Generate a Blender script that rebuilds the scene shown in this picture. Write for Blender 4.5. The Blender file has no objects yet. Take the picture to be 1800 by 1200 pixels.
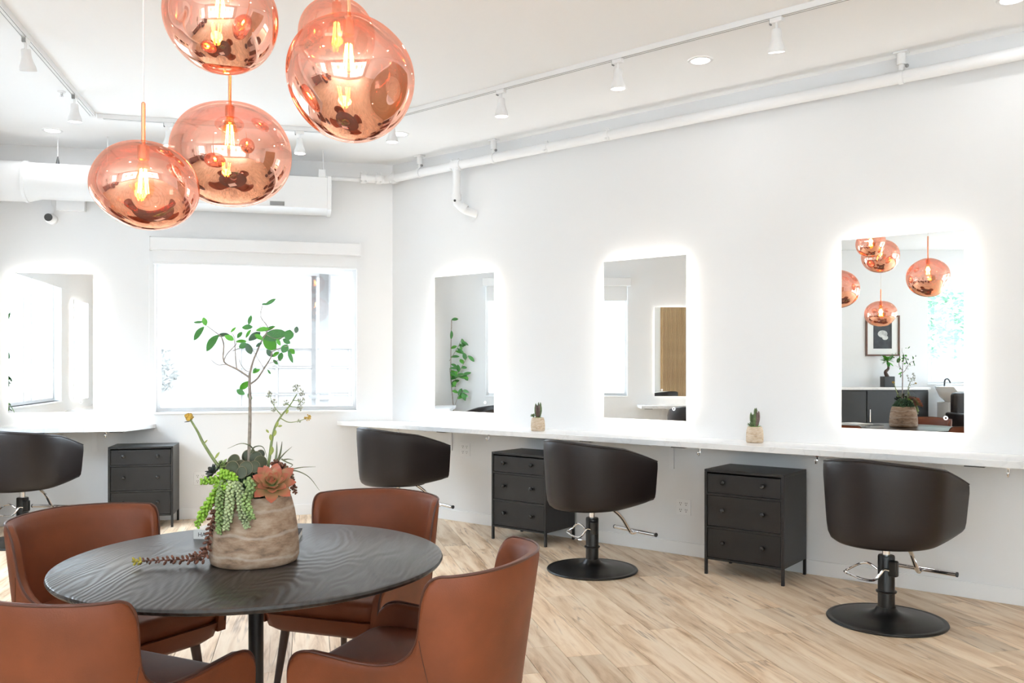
import bpy, bmesh, math, random
from mathutils import Vector, Matrix

random.seed(7)
PI = math.pi
scene = bpy.context.scene
COL = scene.collection

# ------------------------------------------------------------------ camera, world, exposure
cam_data = bpy.data.cameras.new('camera')
cam_data.sensor_width = 36.0
cam_data.lens = 36.0 * 1500 / 1800
cam_data.shift_y = 46.0 / 1800
cam_data.clip_start = 0.05
cam = bpy.data.objects.new('camera', cam_data)
cam.location = (0, 0, 1.36)
cam.rotation_euler = (PI / 2, 0, 0)
COL.objects.link(cam)
scene.camera = cam

world = bpy.data.worlds.new('overcast_sky')
scene.world = world
world.use_nodes = True
bg = world.node_tree.nodes['Background']
bg.inputs['Color'].default_value = (0.742, 0.872, 1.0, 1)
bg.inputs['Strength'].default_value = 15.5

vs = scene.view_settings
vs.view_transform = 'Standard'
vs.look = 'None'
vs.gamma = 1.0
vs.use_curve_mapping = False
vs.exposure = 0.43
scene.cycles.adaptive_threshold = 0.02
scene.cycles.max_bounces = 10
scene.cycles.diffuse_bounces = 5
scene.cycles.glossy_bounces = 6
scene.cycles.transparent_max_bounces = 24
scene.cycles.transmission_bounces = 8
scene.cycles.sample_clamp_indirect = 6.0
scene.cycles.caustics_reflective = False
scene.cycles.caustics_refractive = False

DOWNLIGHT_W = 1.6      # ceiling downlights
SPOT_W = 3.0           # track heads
LED_STRENGTH = 22.0      # strips behind the mirrors

# ------------------------------------------------------------------ room frames
TH_R, TH_B, TH_L = math.radians(-38.5), math.radians(13.45), math.radians(103.45)
C_R = (-1.134, 8.1)          # corner back wall / right wall
C_L = (-4.583, 7.275)        # corner left wall / back wall
CEIL = 3.28
FR = {'R': (C_R, TH_R), 'B': (C_R, TH_B), 'L': (C_L, TH_L)}

def wp(w, s, o, z=0.0):
    (cx, cy), th = FR[w]
    return Vector((cx + s * math.cos(th) + o * math.sin(th), cy + s * math.sin(th) - o * math.cos(th), z))

# ------------------------------------------------------------------ materials
MATS = {}
def new_mat(name):
    m = bpy.data.materials.new(name)
    m.use_nodes = True
    MATS[name] = m
    return m, m.node_tree.nodes, m.node_tree.links, m.node_tree.nodes['Principled BSDF']

def principled(name, col, rough=0.5, metal=0.0, spec=0.5, noise=None, bump=None, coat=0.0, emit=None, sheen=0.0):
    """noise = (scale, amount) gives tone variation, bump = (scale, strength) fine relief."""
    m, N, L, b = new_mat(name)
    b.inputs['Base Color'].default_value = (*col, 1)
    b.inputs['Roughness'].default_value = rough
    b.inputs['Metallic'].default_value = metal
    b.inputs['Specular IOR Level'].default_value = spec
    b.inputs['Coat Weight'].default_value = coat
    b.inputs['Sheen Weight'].default_value = sheen
    tc = N.new('ShaderNodeTexCoord')
    if noise:
        n = N.new('ShaderNodeTexNoise'); n.inputs['Scale'].default_value = noise[0]; n.inputs['Detail'].default_value = 5
        L.new(tc.outputs['Object'], n.inputs['Vector'])
        r = N.new('ShaderNodeValToRGB')
        k = noise[1]
        r.color_ramp.elements[0].position = 0.3; r.color_ramp.elements[1].position = 0.7
        r.color_ramp.elements[0].color = (*[max(0, c * (1 - k)) for c in col], 1)
        r.color_ramp.elements[1].color = (*[min(1, c * (1 + k)) for c in col], 1)
        L.new(n.outputs['Fac'], r.inputs['Fac']); L.new(r.outputs['Color'], b.inputs['Base Color'])
    if bump:
        n2 = N.new('ShaderNodeTexNoise'); n2.inputs['Scale'].default_value = bump[0]; n2.inputs['Detail'].default_value = 4
        L.new(tc.outputs['Object'], n2.inputs['Vector'])
        bp = N.new('ShaderNodeBump'); bp.inputs['Strength'].default_value = bump[1]; bp.inputs['Distance'].default_value = 0.01
        L.new(n2.outputs['Fac'], bp.inputs['Height']); L.new(bp.outputs['Normal'], b.inputs['Normal'])
    if emit:
        b.inputs['Emission Color'].default_value = (*emit[0], 1)
        b.inputs['Emission Strength'].default_value = emit[1]
    return m

principled('wall_paint', (0.82, 0.82, 0.82), 0.6, bump=(90, 0.03))
principled('ceiling_paint', (0.94, 0.94, 0.94), 0.7, bump=(60, 0.03))
principled('trim_paint', (0.87, 0.87, 0.87), 0.4, bump=(40, 0.01))
principled('white_metal', (0.84, 0.84, 0.84), 0.35, bump=(50, 0.01))
principled('white_plastic', (0.85, 0.85, 0.85), 0.3, bump=(50, 0.01))
principled('slot_grey', (0.06, 0.06, 0.06), 0.5, bump=(40, 0.02))
principled('track_groove', (0.25, 0.25, 0.25), 0.6, bump=(40, 0.02))
principled('black_steel', (0.0125, 0.012, 0.0125), 0.42, bump=(220, 0.03), noise=(6, 0.25))
principled('knob_black', (0.02, 0.02, 0.02), 0.22, bump=(50, 0.01))
principled('black_gloss', (0.006, 0.006, 0.006), 0.34, bump=(120, 0.02))
principled('vinyl', (0.0125, 0.0085, 0.0085), 0.42, spec=0.42, bump=(260, 0.06), noise=(4, 0.15))
principled('chrome', (0.85, 0.85, 0.86), 0.08, metal=1.0, bump=(30, 0.01))
principled('brass', (0.55, 0.36, 0.12), 0.3, metal=1.0, bump=(30, 0.01))
principled('copper', (0.95, 0.45, 0.26), 0.22, metal=1.0, bump=(30, 0.01))
principled('leather', (0.180, 0.046, 0.0155), 0.48, spec=0.4, noise=(5, 0.22), bump=(300, 0.08))
principled('leather_edge', (0.085, 0.026, 0.014), 0.45, noise=(8, 0.2), bump=(200, 0.05))
principled('chair_leg_wood', (0.055, 0.026, 0.018), 0.4, noise=(10, 0.3))
principled('dark_paint', (0.012, 0.012, 0.013), 0.4, bump=(60, 0.02))
principled('soil', (0.03, 0.02, 0.014), 0.9, bump=(80, 0.5))
principled('leaf_green', (0.045, 0.20, 0.035), 0.4, noise=(30, 0.4))
principled('leaf_bright', (0.09, 0.36, 0.03), 0.4, noise=(30, 0.3))
principled('leaf_dark', (0.04, 0.10, 0.045), 0.4, noise=(40, 0.5))
principled('bark_pale', (0.30, 0.25, 0.21), 0.8, noise=(60, 0.3), bump=(120, 0.3))
principled('paddle_leaf', (0.050, 0.062, 0.030), 0.45, noise=(30, 0.35))
principled('paddle_rim', (0.20, 0.17, 0.10), 0.5, noise=(30, 0.2))
principled('slate_leaf', (0.030, 0.040, 0.036), 0.5, noise=(30, 0.3))
principled('burro_green', (0.26, 0.36, 0.13), 0.5, noise=(25, 0.35))
principled('burro_lime', (0.30, 0.52, 0.05), 0.45, noise=(25, 0.3))
principled('burro_pale', (0.36, 0.42, 0.22), 0.5, noise=(25, 0.35))
principled('sedum_red', (0.16, 0.055, 0.03), 0.5, noise=(40, 0.6))
principled('sedum_tip', (0.45, 0.36, 0.05), 0.5, noise=(40, 0.3))
principled('stalk_green', (0.21, 0.26, 0.10), 0.6, noise=(40, 0.3))
principled('bud_green', (0.30, 0.34, 0.07), 0.5, noise=(40, 0.3))
principled('blossom_pale', (0.42, 0.42, 0.33), 0.7, noise=(60, 0.3))
principled('blossom_yellow', (0.52, 0.33, 0.06), 0.7, noise=(60, 0.4))
principled('blade_olive', (0.14, 0.16, 0.09), 0.55, noise=(40, 0.3))
principled('cactus_green', (0.10, 0.15, 0.055), 0.55, noise=(60, 0.4))
principled('cactus_tip', (0.14, 0.09, 0.08), 0.55, noise=(60, 0.3))
principled('moss', (0.22, 0.36, 0.05), 0.9, bump=(150, 0.6))
principled('paper', (0.82, 0.82, 0.80), 0.7, bump=(100, 0.02))
principled('ink', (0.03, 0.03, 0.03), 0.7, bump=(100, 0.02))
principled('frame_wood', (0.12, 0.045, 0.02), 0.45, noise=(8, 0.3))
principled('picture_dark', (0.02, 0.022, 0.025), 0.5, noise=(9, 0.9))
principled('picture_light', (0.55, 0.55, 0.52), 0.5, noise=(14, 0.5))
principled('ceramic_white', (0.86, 0.86, 0.86), 0.12, bump=(20, 0.005))
principled('shade_fabric', (0.84, 0.84, 0.84), 0.8, bump=(200, 0.05))
principled('facade', (0.155, 0.137, 0.125), 0.8, bump=(20, 0.05), noise=(1.5, 0.04))
principled('facade_bar', (0.122, 0.108, 0.098), 0.7, bump=(20, 0.02))
principled('facade_pane', (0.165, 0.146, 0.132), 0.5, bump=(5, 0.01))
principled('ext_post', (0.105, 0.093, 0.085), 0.7, noise=(3, 0.1))
principled('pavement', (0.68, 0.68, 0.68), 0.9, noise=(2, 0.1))
principled('ext_foliage', (0.125, 0.118, 0.105), 0.8, noise=(4, 0.2))
principled('ext_foliage_green', (0.16, 0.30, 0.20), 0.8, noise=(4, 0.3))
principled('sky_block_render', (0.40, 0.39, 0.37), 0.9, noise=(2, 0.06))
principled('ext_bark', (0.2, 0.18, 0.16), 0.9, noise=(4, 0.2))

def emitter(name, col, strength):
    m, N, L, b = new_mat(name)
    N.remove(b)
    e = N.new('ShaderNodeEmission')
    e.inputs['Color'].default_value = (*col, 1); e.inputs['Strength'].default_value = strength
    L.new(e.outputs[0], N['Material Output'].inputs['Surface'])
    return m
emitter('lamp_lens', (1.0, 0.97, 0.93), 8.0)
emitter('led_strip', (1.0, 0.945, 0.86), LED_STRENGTH)
emitter('button_glow', (1, 1, 1), 1.6)
emitter('filament', (1.0, 0.52, 0.10), 85.0)

def mat_mirror():
    m, N, L, b = new_mat('mirror_silver')
    b.inputs['Base Color'].default_value = (0.93, 0.94, 0.93, 1)
    b.inputs['Metallic'].default_value = 1.0
    b.inputs['Roughness'].default_value = 0.0
mat_mirror()

def mat_pane():
    m, N, L, b = new_mat('clear_glass')
    N.remove(b)
    t = N.new('ShaderNodeBsdfTransparent'); t.inputs['Color'].default_value = (0.97, 0.98, 0.98, 1)
    g = N.new('ShaderNodeBsdfGlossy'); g.inputs['Roughness'].default_value = 0.02
    lw = N.new('ShaderNodeLayerWeight'); lw.inputs['Blend'].default_value = 0.5
    pw = N.new('ShaderNodeMath'); pw.operation = 'POWER'; pw.inputs[1].default_value = 5.0; L.new(lw.outputs['Facing'], pw.inputs[0])
    f = N.new('ShaderNodeMath'); f.operation = 'MULTIPLY_ADD'; f.inputs[1].default_value = 0.55; f.inputs[2].default_value = 0.035; L.new(pw.outputs[0], f.inputs[0])
    mx = N.new('ShaderNodeMixShader')
    L.new(f.outputs[0], mx.inputs[0]); L.new(t.outputs[0], mx.inputs[1]); L.new(g.outputs[0], mx.inputs[2])
    L.new(mx.outputs[0], N['Material Output'].inputs['Surface'])
mat_pane()

def mat_bulb():
    m, N, L, b = new_mat('bulb_glass')
    N.remove(b)
    t = N.new('ShaderNodeBsdfTransparent'); t.inputs['Color'].default_value = (1.0, 0.86, 0.55, 1)
    g = N.new('ShaderNodeBsdfGlossy'); g.inputs['Roughness'].default_value = 0.03
    lw = N.new('ShaderNodeLayerWeight'); lw.inputs['Blend'].default_value = 0.5
    pw = N.new('ShaderNodeMath'); pw.operation = 'POWER'; pw.inputs[1].default_value = 5.0; L.new(lw.outputs['Facing'], pw.inputs[0])
    f = N.new('ShaderNodeMath'); f.operation = 'MULTIPLY_ADD'; f.inputs[1].default_value = 0.55; f.inputs[2].default_value = 0.035; L.new(pw.outputs[0], f.inputs[0])
    mx = N.new('ShaderNodeMixShader')
    L.new(f.outputs[0], mx.inputs[0]); L.new(t.outputs[0], mx.inputs[1]); L.new(g.outputs[0], mx.inputs[2])
    L.new(mx.outputs[0], N['Material Output'].inputs['Surface'])
mat_bulb()

def mat_copper_glass():
    # metallised glass: the copper coat is thin at the neck and dense towards the bottom
    m, N, L, b = new_mat('copper_glass')
    N.remove(b)
    tc = N.new('ShaderNodeTexCoord'); sx = N.new('ShaderNodeSeparateXYZ')
    L.new(tc.outputs['Object'], sx.inputs[0])
    mr = N.new('ShaderNodeMapRange')
    mr.inputs['From Min'].default_value = -0.12; mr.inputs['From Max'].default_value = 0.13
    mr.inputs['To Min'].default_value = 0.86; mr.inputs['To Max'].default_value = 0.20
    L.new(sx.outputs['Z'], mr.inputs['Value'])
    f = N.new('ShaderNodeLayerWeight'); f.inputs['Blend'].default_value = 0.25
    ad = N.new('ShaderNodeMath'); ad.operation = 'MULTIPLY_ADD'; ad.use_clamp = True
    L.new(f.outputs['Fresnel'], ad.inputs[0]); ad.inputs[1].default_value = 0.30
    L.new(mr.outputs[0], ad.inputs[2])
    t = N.new('ShaderNodeBsdfTransparent'); t.inputs['Color'].default_value = (1.0, 0.71, 0.645, 1)
    g = N.new('ShaderNodeBsdfGlossy'); g.inputs['Roughness'].default_value = 0.015
    g.inputs['Color'].default_value = (1.0, 0.60, 0.46, 1)
    mx = N.new('ShaderNodeMixShader')
    L.new(ad.outputs[0], mx.inputs[0]); L.new(t.outputs[0], mx.inputs[1]); L.new(g.outputs[0], mx.inputs[2])
    L.new(mx.outputs[0], N['Material Output'].inputs['Surface'])
mat_copper_glass()

def mat_plank():
    m, N, L, b = new_mat('plank_wood')
    tc = N.new('ShaderNodeTexCoord'); oi = N.new('ShaderNodeObjectInfo')
    mul = N.new('ShaderNodeMath'); mul.operation = 'MULTIPLY'; mul.inputs[1].default_value = 60
    L.new(oi.outputs['Random'], mul.inputs[0])
    cb = N.new('ShaderNodeCombineXYZ'); L.new(mul.outputs[0], cb.inputs['X']); L.new(mul.outputs[0], cb.inputs['Y'])
    add = N.new('ShaderNodeVectorMath'); add.operation = 'ADD'
    L.new(tc.outputs['Object'], add.inputs[0]); L.new(cb.outputs[0], add.inputs[1])
    mp = N.new('ShaderNodeMapping'); mp.inputs['Scale'].default_value = (0.8, 6.5, 1); L.new(add.outputs[0], mp.inputs[0])
    n = N.new('ShaderNodeTexNoise'); n.inputs['Scale'].default_value = 2.2; n.inputs['Detail'].default_value = 6
    n.inputs['Roughness'].default_value = 0.62; n.inputs['Distortion'].default_value = 0.5
    L.new(mp.outputs[0], n.inputs['Vector'])
    r = N.new('ShaderNodeValToRGB'); e = r.color_ramp.elements
    e[0].position = 0.27; e[0].color = (0.42, 0.25, 0.135, 1)
    e[1].position = 0.72; e[1].color = (0.92, 0.77, 0.59, 1)
    x = e.new(0.42); x.color = (0.72, 0.52, 0.345, 1)
    x = e.new(0.54); x.color = (0.85, 0.67, 0.49, 1)
    L.new(n.outputs['Fac'], r.inputs['Fac'])
    # dark mineral streaks
    mp2 = N.new('ShaderNodeMapping'); mp2.inputs['Scale'].default_value = (0.5, 7, 1); L.new(add.outputs[0], mp2.inputs[0])
    n2 = N.new('ShaderNodeTexNoise'); n2.inputs['Scale'].default_value = 1.7; n2.inputs['Detail'].default_value = 3
    n2.inputs['Distortion'].default_value = 0.25
    L.new(mp2.outputs[0], n2.inputs['Vector'])
    r2 = N.new('ShaderNodeValToRGB'); e2 = r2.color_ramp.elements
    e2[0].position = 0.478; e2[0].color = (0, 0, 0, 1); e2[1].position = 0.522; e2[1].color = (0, 0, 0, 1)
    y = e2.new(0.5); y.color = (1, 1, 1, 1)
    L.new(n2.outputs['Fac'], r2.inputs['Fac'])
    n3 = N.new('ShaderNodeTexNoise'); n3.inputs['Scale'].default_value = 2.0; L.new(add.outputs[0], n3.inputs['Vector'])
    r3 = N.new('ShaderNodeValToRGB'); r3.color_ramp.elements[0].position = 0.48; r3.color_ramp.elements[1].position = 0.60
    L.new(n3.outputs['Fac'], r3.inputs['Fac'])
    mm = N.new('ShaderNodeMath'); mm.operation = 'MULTIPLY'
    L.new(r2.outputs['Color'], mm.inputs[0]); L.new(r3.outputs['Color'], mm.inputs[1])
    m2 = N.new('ShaderNodeMath'); m2.operation = 'MULTIPLY'; m2.inputs[1].default_value = 0.62; L.new(mm.outputs[0], m2.inputs[0])
    mx = N.new('ShaderNodeMix'); mx.data_type = 'RGBA'
    L.new(m2.outputs[0], mx.inputs['Factor']); L.new(r.outputs['Color'], mx.inputs['A']); mx.inputs['B'].default_value = (0.20, 0.10, 0.055, 1)
    hv = N.new('ShaderNodeHueSaturation')
    mr = N.new('ShaderNodeMapRange'); mr.inputs['To Min'].default_value = 0.84; mr.inputs['To Max'].default_value = 1.12
    L.new(oi.outputs['Random'], mr.inputs['Value']); L.new(mr.outputs[0], hv.inputs['Value'])
    hv.inputs['Saturation'].default_value = 1.02
    L.new(mx.outputs['Result'], hv.inputs['Color']); L.new(hv.outputs['Color'], b.inputs['Base Color'])
    b.inputs['Roughness'].default_value = 0.48
    bp = N.new('ShaderNodeBump'); bp.inputs['Strength'].default_value = 0.08; bp.inputs['Distance'].default_value = 0.004
    L.new(n.outputs['Fac'], bp.inputs['Height']); L.new(bp.outputs['Normal'], b.inputs['Normal'])
mat_plank()

def mat_table():
    m, N, L, b = new_mat('black_oak')
    tc = N.new('ShaderNodeTexCoord')
    mp = N.new('ShaderNodeMapping'); mp.inputs['Rotation'].default_value = (0, 0, 1.05); mp.inputs['Scale'].default_value = (1.0, 0.28, 1)
    L.new(tc.outputs['Object'], mp.inputs[0])
    n0 = N.new('ShaderNodeTexNoise'); n0.inputs['Scale'].default_value = 3.0; n0.inputs['Detail'].default_value = 5; n0.inputs['Roughness'].default_value = 0.28
    L.new(mp.outputs[0], n0.inputs['Vector'])
    mu = N.new('ShaderNodeMath'); mu.operation = 'MULTIPLY'; mu.inputs[1].default_value = 260
    L.new(n0.outputs['Fac'], mu.inputs[0])
    si = N.new('ShaderNodeMath'); si.operation = 'SINE'; L.new(mu.outputs[0], si.inputs[0])
    n1 = N.new('ShaderNodeTexNoise'); n1.inputs['Scale'].default_value = 60; n1.inputs['Detail'].default_value = 3
    mp1 = N.new('ShaderNodeMapping'); mp1.inputs['Rotation'].default_value = (0, 0, 1.05); mp1.inputs['Scale'].default_value = (1, 0.12, 1)
    L.new(tc.outputs['Object'], mp1.inputs[0]); L.new(mp1.outputs[0], n1.inputs['Vector'])
    ad = N.new('ShaderNodeMath'); ad.operation = 'MULTIPLY_ADD'; ad.inputs[1].default_value = 2.6
    L.new(n1.outputs['Fac'], ad.inputs[0]); L.new(si.outputs[0], ad.inputs[2])
    r = N.new('ShaderNodeValToRGB'); e = r.color_ramp.elements
    e[0].position = 0.2; e[0].color = (0.012, 0.010, 0.009, 1); e[1].position = 1.0; e[1].color = (0.024, 0.020, 0.018, 1)
    L.new(ad.outputs[0], r.inputs['Fac']); L.new(r.outputs['Color'], b.inputs['Base Color'])
    b.inputs['Roughness'].default_value = 0.30
    bp = N.new('ShaderNodeBump'); bp.inputs['Strength'].default_value = 0.14; bp.inputs['Distance'].default_value = 0.004
    L.new(ad.outputs[0], bp.inputs['Height']); L.new(bp.outputs['Normal'], b.inputs['Normal'])
mat_table()

def mat_quartz():
    m, N, L, b = new_mat('quartz')
    tc = N.new('ShaderNodeTexCoord')
    n = N.new('ShaderNodeTexNoise'); n.inputs['Scale'].default_value = 2.5; n.inputs['Detail'].default_value = 7; n.inputs['Distortion'].default_value = 1.5
    L.new(tc.outputs['Object'], n.inputs['Vector'])
    r = N.new('ShaderNodeValToRGB'); e = r.color_ramp.elements
    e[0].position = 0.47; e[0].color = (0.86, 0.86, 0.86, 1); e[1].position = 0.53; e[1].color = (0.86, 0.86, 0.86, 1)
    x = e.new(0.5); x.color = (0.80, 0.80, 0.80, 1)
    L.new(n.outputs['Fac'], r.inputs['Fac']); L.new(r.outputs['Color'], b.inputs['Base Color'])
    b.inputs['Roughness'].default_value = 0.2
mat_quartz()

def mat_pot(name, c1, c2, c3, sc):
    m, N, L, b = new_mat(name)
    tc = N.new('ShaderNodeTexCoord')
    mp = N.new('ShaderNodeMapping'); mp.inputs['Scale'].default_value = (1, 1, 2.6); L.new(tc.outputs['Object'], mp.inputs[0])
    n = N.new('ShaderNodeTexNoise'); n.inputs['Scale'].default_value = sc; n.inputs['Detail'].default_value = 8; n.inputs['Roughness'].default_value = 0.65
    L.new(mp.outputs[0], n.inputs['Vector'])
    r = N.new('ShaderNodeValToRGB'); e = r.color_ramp.elements
    e[0].position = 0.30; e[0].color = (*c1, 1); e[1].position = 0.70; e[1].color = (*c3, 1)
    x = e.new(0.47); x.color = (*c2, 1)
    L.new(n.outputs['Fac'], r.inputs['Fac'])
    w = N.new('ShaderNodeTexWave'); w.wave_type = 'BANDS'; w.bands_direction = 'Z'; w.inputs['Scale'].default_value = sc * 0.33
    w.inputs['Distortion'].default_value = 2.2; w.inputs['Detail'].default_value = 3; w.inputs['Detail Scale'].default_value = 2.0
    L.new(tc.outputs['Object'], w.inputs['Vector'])
    r2 = N.new('ShaderNodeValToRGB'); r2.color_ramp.elements[0].position = 0.93; r2.color_ramp.elements[1].position = 1.0
    L.new(w.outputs['Fac'], r2.inputs['Fac'])
    mu = N.new('ShaderNodeMath'); mu.operation = 'MULTIPLY'; mu.inputs[1].default_value = 0.4; L.new(r2.outputs['Color'], mu.inputs[0])
    mx = N.new('ShaderNodeMix'); mx.data_type = 'RGBA'
    L.new(mu.outputs[0], mx.inputs['Factor']); L.new(r.outputs['Color'], mx.inputs['A']); mx.inputs['B'].default_value = (0.58, 0.50, 0.42, 1)
    L.new(mx.outputs['Result'], b.inputs['Base Color'])
    b.inputs['Roughness'].default_value = 0.75
    bp = N.new('ShaderNodeBump'); bp.inputs['Strength'].default_value = 0.35; bp.inputs['Distance'].default_value = 0.004
    L.new(n.outputs['Fac'], bp.inputs['Height']); L.new(bp.outputs['Normal'], b.inputs['Normal'])
mat_pot('clay_weathered', (0.15, 0.095, 0.06), (0.33, 0.21, 0.135), (0.50, 0.38, 0.28), 14)
mat_pot('clay_cream', (0.34, 0.22, 0.13), (0.58, 0.45, 0.32), (0.68, 0.58, 0.46), 30)

def mat_rosette():
    # petals: green at the root, coral at the tip (object x runs along the petal, unit length 0.08)
    m, N, L, b = new_mat('coral_petal')
    tc = N.new('ShaderNodeTexCoord'); sx = N.new('ShaderNodeSeparateXYZ'); L.new(tc.outputs['Object'], sx.inputs[0])
    mr = N.new('ShaderNodeMapRange'); mr.inputs['From Max'].default_value = 0.080; L.new(sx.outputs['X'], mr.inputs['Value'])
    n = N.new('ShaderNodeTexNoise'); n.inputs['Scale'].default_value = 40; L.new(tc.outputs['Object'], n.inputs['Vector'])
    ad = N.new('ShaderNodeMath'); ad.operation = 'MULTIPLY_ADD'; ad.inputs[1].default_value = 0.35
    L.new(n.outputs['Fac'], ad.inputs[0]); L.new(mr.outputs[0], ad.inputs[2])
    r = N.new('ShaderNodeValToRGB'); e = r.color_ramp.elements
    e[0].position = 0.38; e[0].color = (0.23, 0.24, 0.075, 1); e[1].position = 1.0; e[1].color = (0.44, 0.12, 0.07, 1)
    x = e.new(0.72); x.color = (0.42, 0.23, 0.11, 1)
    L.new(ad.outputs[0], r.inputs['Fac']); L.new(r.outputs['Color'], b.inputs['Base Color'])
    b.inputs['Roughness'].default_value = 0.45
mat_rosette()

def mat_slat():
    m, N, L, b = new_mat('oak_slat')
    tc = N.new('ShaderNodeTexCoord')
    mp = N.new('ShaderNodeMapping'); mp.inputs['Scale'].default_value = (20, 20, 1.5); L.new(tc.outputs['Object'], mp.inputs[0])
    n = N.new('ShaderNodeTexNoise'); n.inputs['Scale'].default_value = 3; n.inputs['Detail'].default_value = 5; L.new(mp.outputs[0], n.inputs['Vector'])
    r = N.new('ShaderNodeValToRGB'); e = r.color_ramp.elements
    e[0].position = 0.3; e[0].color = (0.42, 0.27, 0.13, 1); e[1].position = 0.7; e[1].color = (0.58, 0.40, 0.21, 1)
    L.new(n.outputs['Fac'], r.inputs['Fac']); L.new(r.outputs['Color'], b.inputs['Base Color'])
    b.inputs['Roughness'].default_value = 0.5
mat_slat()

# ------------------------------------------------------------------ mesh builder
class MB:
    def __init__(self):
        self.v, self.f = [], []
    def add(self, vs_, fs_):
        o = len(self.v)
        self.v += [tuple(p) for p in vs_]
        self.f += [tuple(i + o for i in f) for f in fs_]
        return self
    def box(self, x0, x1, y0, y1, z0, z1, bev=0.0):
        if bev <= 0:
            v = [(x, y, z) for z in (z0, z1) for y in (y0, y1) for x in (x0, x1)]
            return self.add(v, [(0, 2, 3, 1), (4, 5, 7, 6), (0, 1, 5, 4), (1, 3, 7, 5), (3, 2, 6, 7), (2, 0, 4, 6)])
        bm = bmesh.new()
        bmesh.ops.create_cube(bm, size=1.0)
        for p in bm.verts:
            p.co = ((x0 + x1) / 2 + p.co.x * (x1 - x0), (y0 + y1) / 2 + p.co.y * (y1 - y0), (z0 + z1) / 2 + p.co.z * (z1 - z0))
        bmesh.ops.bevel(bm, geom=bm.edges[:], offset=bev, segments=2, profile=0.5, affect='EDGES')
        bm.verts.index_update()
        self.add([p.co[:] for p in bm.verts], [[q.index for q in f.verts] for f in bm.faces])
        bm.free()
        return self
    def prism(self, poly, z0, z1):
        n = len(poly)
        v = [(p[0], p[1], z0) for p in poly] + [(p[0], p[1], z1) for p in poly]
        f = [tuple(reversed(range(n))), tuple(range(n, 2 * n))]
        f += [(i, (i + 1) % n, n + (i + 1) % n, n + i) for i in range(n)]
        return self.add(v, f)
    def lathe(self, prof, n=24, c=(0, 0, 0), cap=True):
        v, f = [], []
        k = len(prof)
        for i in range(n):
            a = 2 * PI * i / n
            for r, z in prof:
                v.append((c[0] + r * math.cos(a), c[1] + r * math.sin(a), c[2] + z))
        for i in range(n):
            j = (i + 1) % n
            for q in range(k - 1):
                f.append((i * k + q, j * k + q, j * k + q + 1, i * k + q + 1))
        if cap:
            if prof[0][0] > 1e-6: f.append(tuple(reversed([i * k for i in range(n)])))
            if prof[-1][0] > 1e-6: f.append(tuple(i * k + k - 1 for i in range(n)))
        return self.add(v, f)
    def tube(self, pts, r, n=8, cap=True):
        pts = [Vector(p) for p in pts]
        rs = r if isinstance(r, (list, tuple)) else [r] * len(pts)
        v, f = [], []
        t0 = (pts[1] - pts[0]).normalized()
        up = Vector((0, 0, 1)) if abs(t0.z) < 0.9 else Vector((1, 0, 0))
        nx = t0.cross(up).normalized()
        for i, p in enumerate(pts):
            if i == 0: t = pts[1] - pts[0]
            elif i == len(pts) - 1: t = pts[-1] - pts[-2]
            else: t = (pts[i + 1] - pts[i]).normalized() + (pts[i] - pts[i - 1]).normalized()
            t = t.normalized() if t.length > 1e-9 else t0
            nx = (nx - t * nx.dot(t))
            nx = nx.normalized() if nx.length > 1e-9 else t.orthogonal().normalized()
            ny = t.cross(nx)
            for k in range(n):
                a = 2 * PI * k / n
                v.append(p + (nx * math.cos(a) + ny * math.sin(a)) * rs[i])
        for i in range(len(pts) - 1):
            for k in range(n):
                q = (k + 1) % n
                f.append((i * n + k, i * n + q, (i + 1) * n + q, (i + 1) * n + k))
        if cap:
            f.append(tuple(reversed(range(n)))); f.append(tuple(range((len(pts) - 1) * n, len(pts) * n)))
        return self.add(v, f)
    def ball(self, c, rx, ry=None, rz=None, nu=10, nv=6, rot=None):
        ry = rx if ry is None else ry; rz = rx if rz is None else rz
        v, f = [], []
        M = rot or Matrix.Identity(3)
        c = Vector(c)
        v.append(c + M @ Vector((0, 0, -rz)))
        for j in range(1, nv):
            ph = -PI / 2 + PI * j / nv
            for i in range(nu):
                a = 2 * PI * i / nu
                v.append(c + M @ Vector((rx * math.cos(ph) * math.cos(a), ry * math.cos(ph) * math.sin(a), rz * math.sin(ph))))
        v.append(c + M @ Vector((0, 0, rz)))
        last = len(v) - 1
        for i in range(nu):
            k = (i + 1) % nu
            f.append((0, 1 + k, 1 + i))
            for j in range(nv - 2):
                a0 = 1 + j * nu
                f.append((a0 + i, a0 + k, a0 + nu + k, a0 + nu + i))
            f.append((last, last - nu + i, last - nu + k))
        return self.add(v, f)
    def mesh(self, name, mat, smooth=True, sharp=35):
        me = bpy.data.meshes.new(name)
        me.from_pydata([tuple(p) for p in self.v], [], self.f)
        me.materials.append(MATS[mat])
        if smooth:
            me.polygons.foreach_set('use_smooth', [True] * len(me.polygons))
            me.set_sharp_from_angle(angle=math.radians(sharp))
        me.update()
        return me
    def build(self, name, mat, parent=None, smooth=True, sharp=35, loc=None, rot=None):
        return put(name, self.mesh(name, mat, smooth, sharp), parent, loc, rot)

def put(name, me, parent=None, loc=None, rot=None):
    o = bpy.data.objects.new(name, me)
    COL.objects.link(o)
    if parent is not None: o.parent = parent
    if loc is not None: o.location = loc
    if rot is not None: o.rotation_euler = rot
    return o

def tag(o, label=None, cat=None, group=None, kind=None):
    if label: o['label'] = label
    if cat: o['category'] = cat
    if group: o['group'] = group
    if kind: o['kind'] = kind
    return o

def thing(name, label, cat, loc=(0, 0, 0), rz=0.0, group=None, kind=None):
    o = bpy.data.objects.new(name, None)
    COL.objects.link(o)
    o.empty_display_size = 0.1
    o.location = loc; o.rotation_euler = (0, 0, rz)
    return tag(o, label, cat, group, kind)

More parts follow.
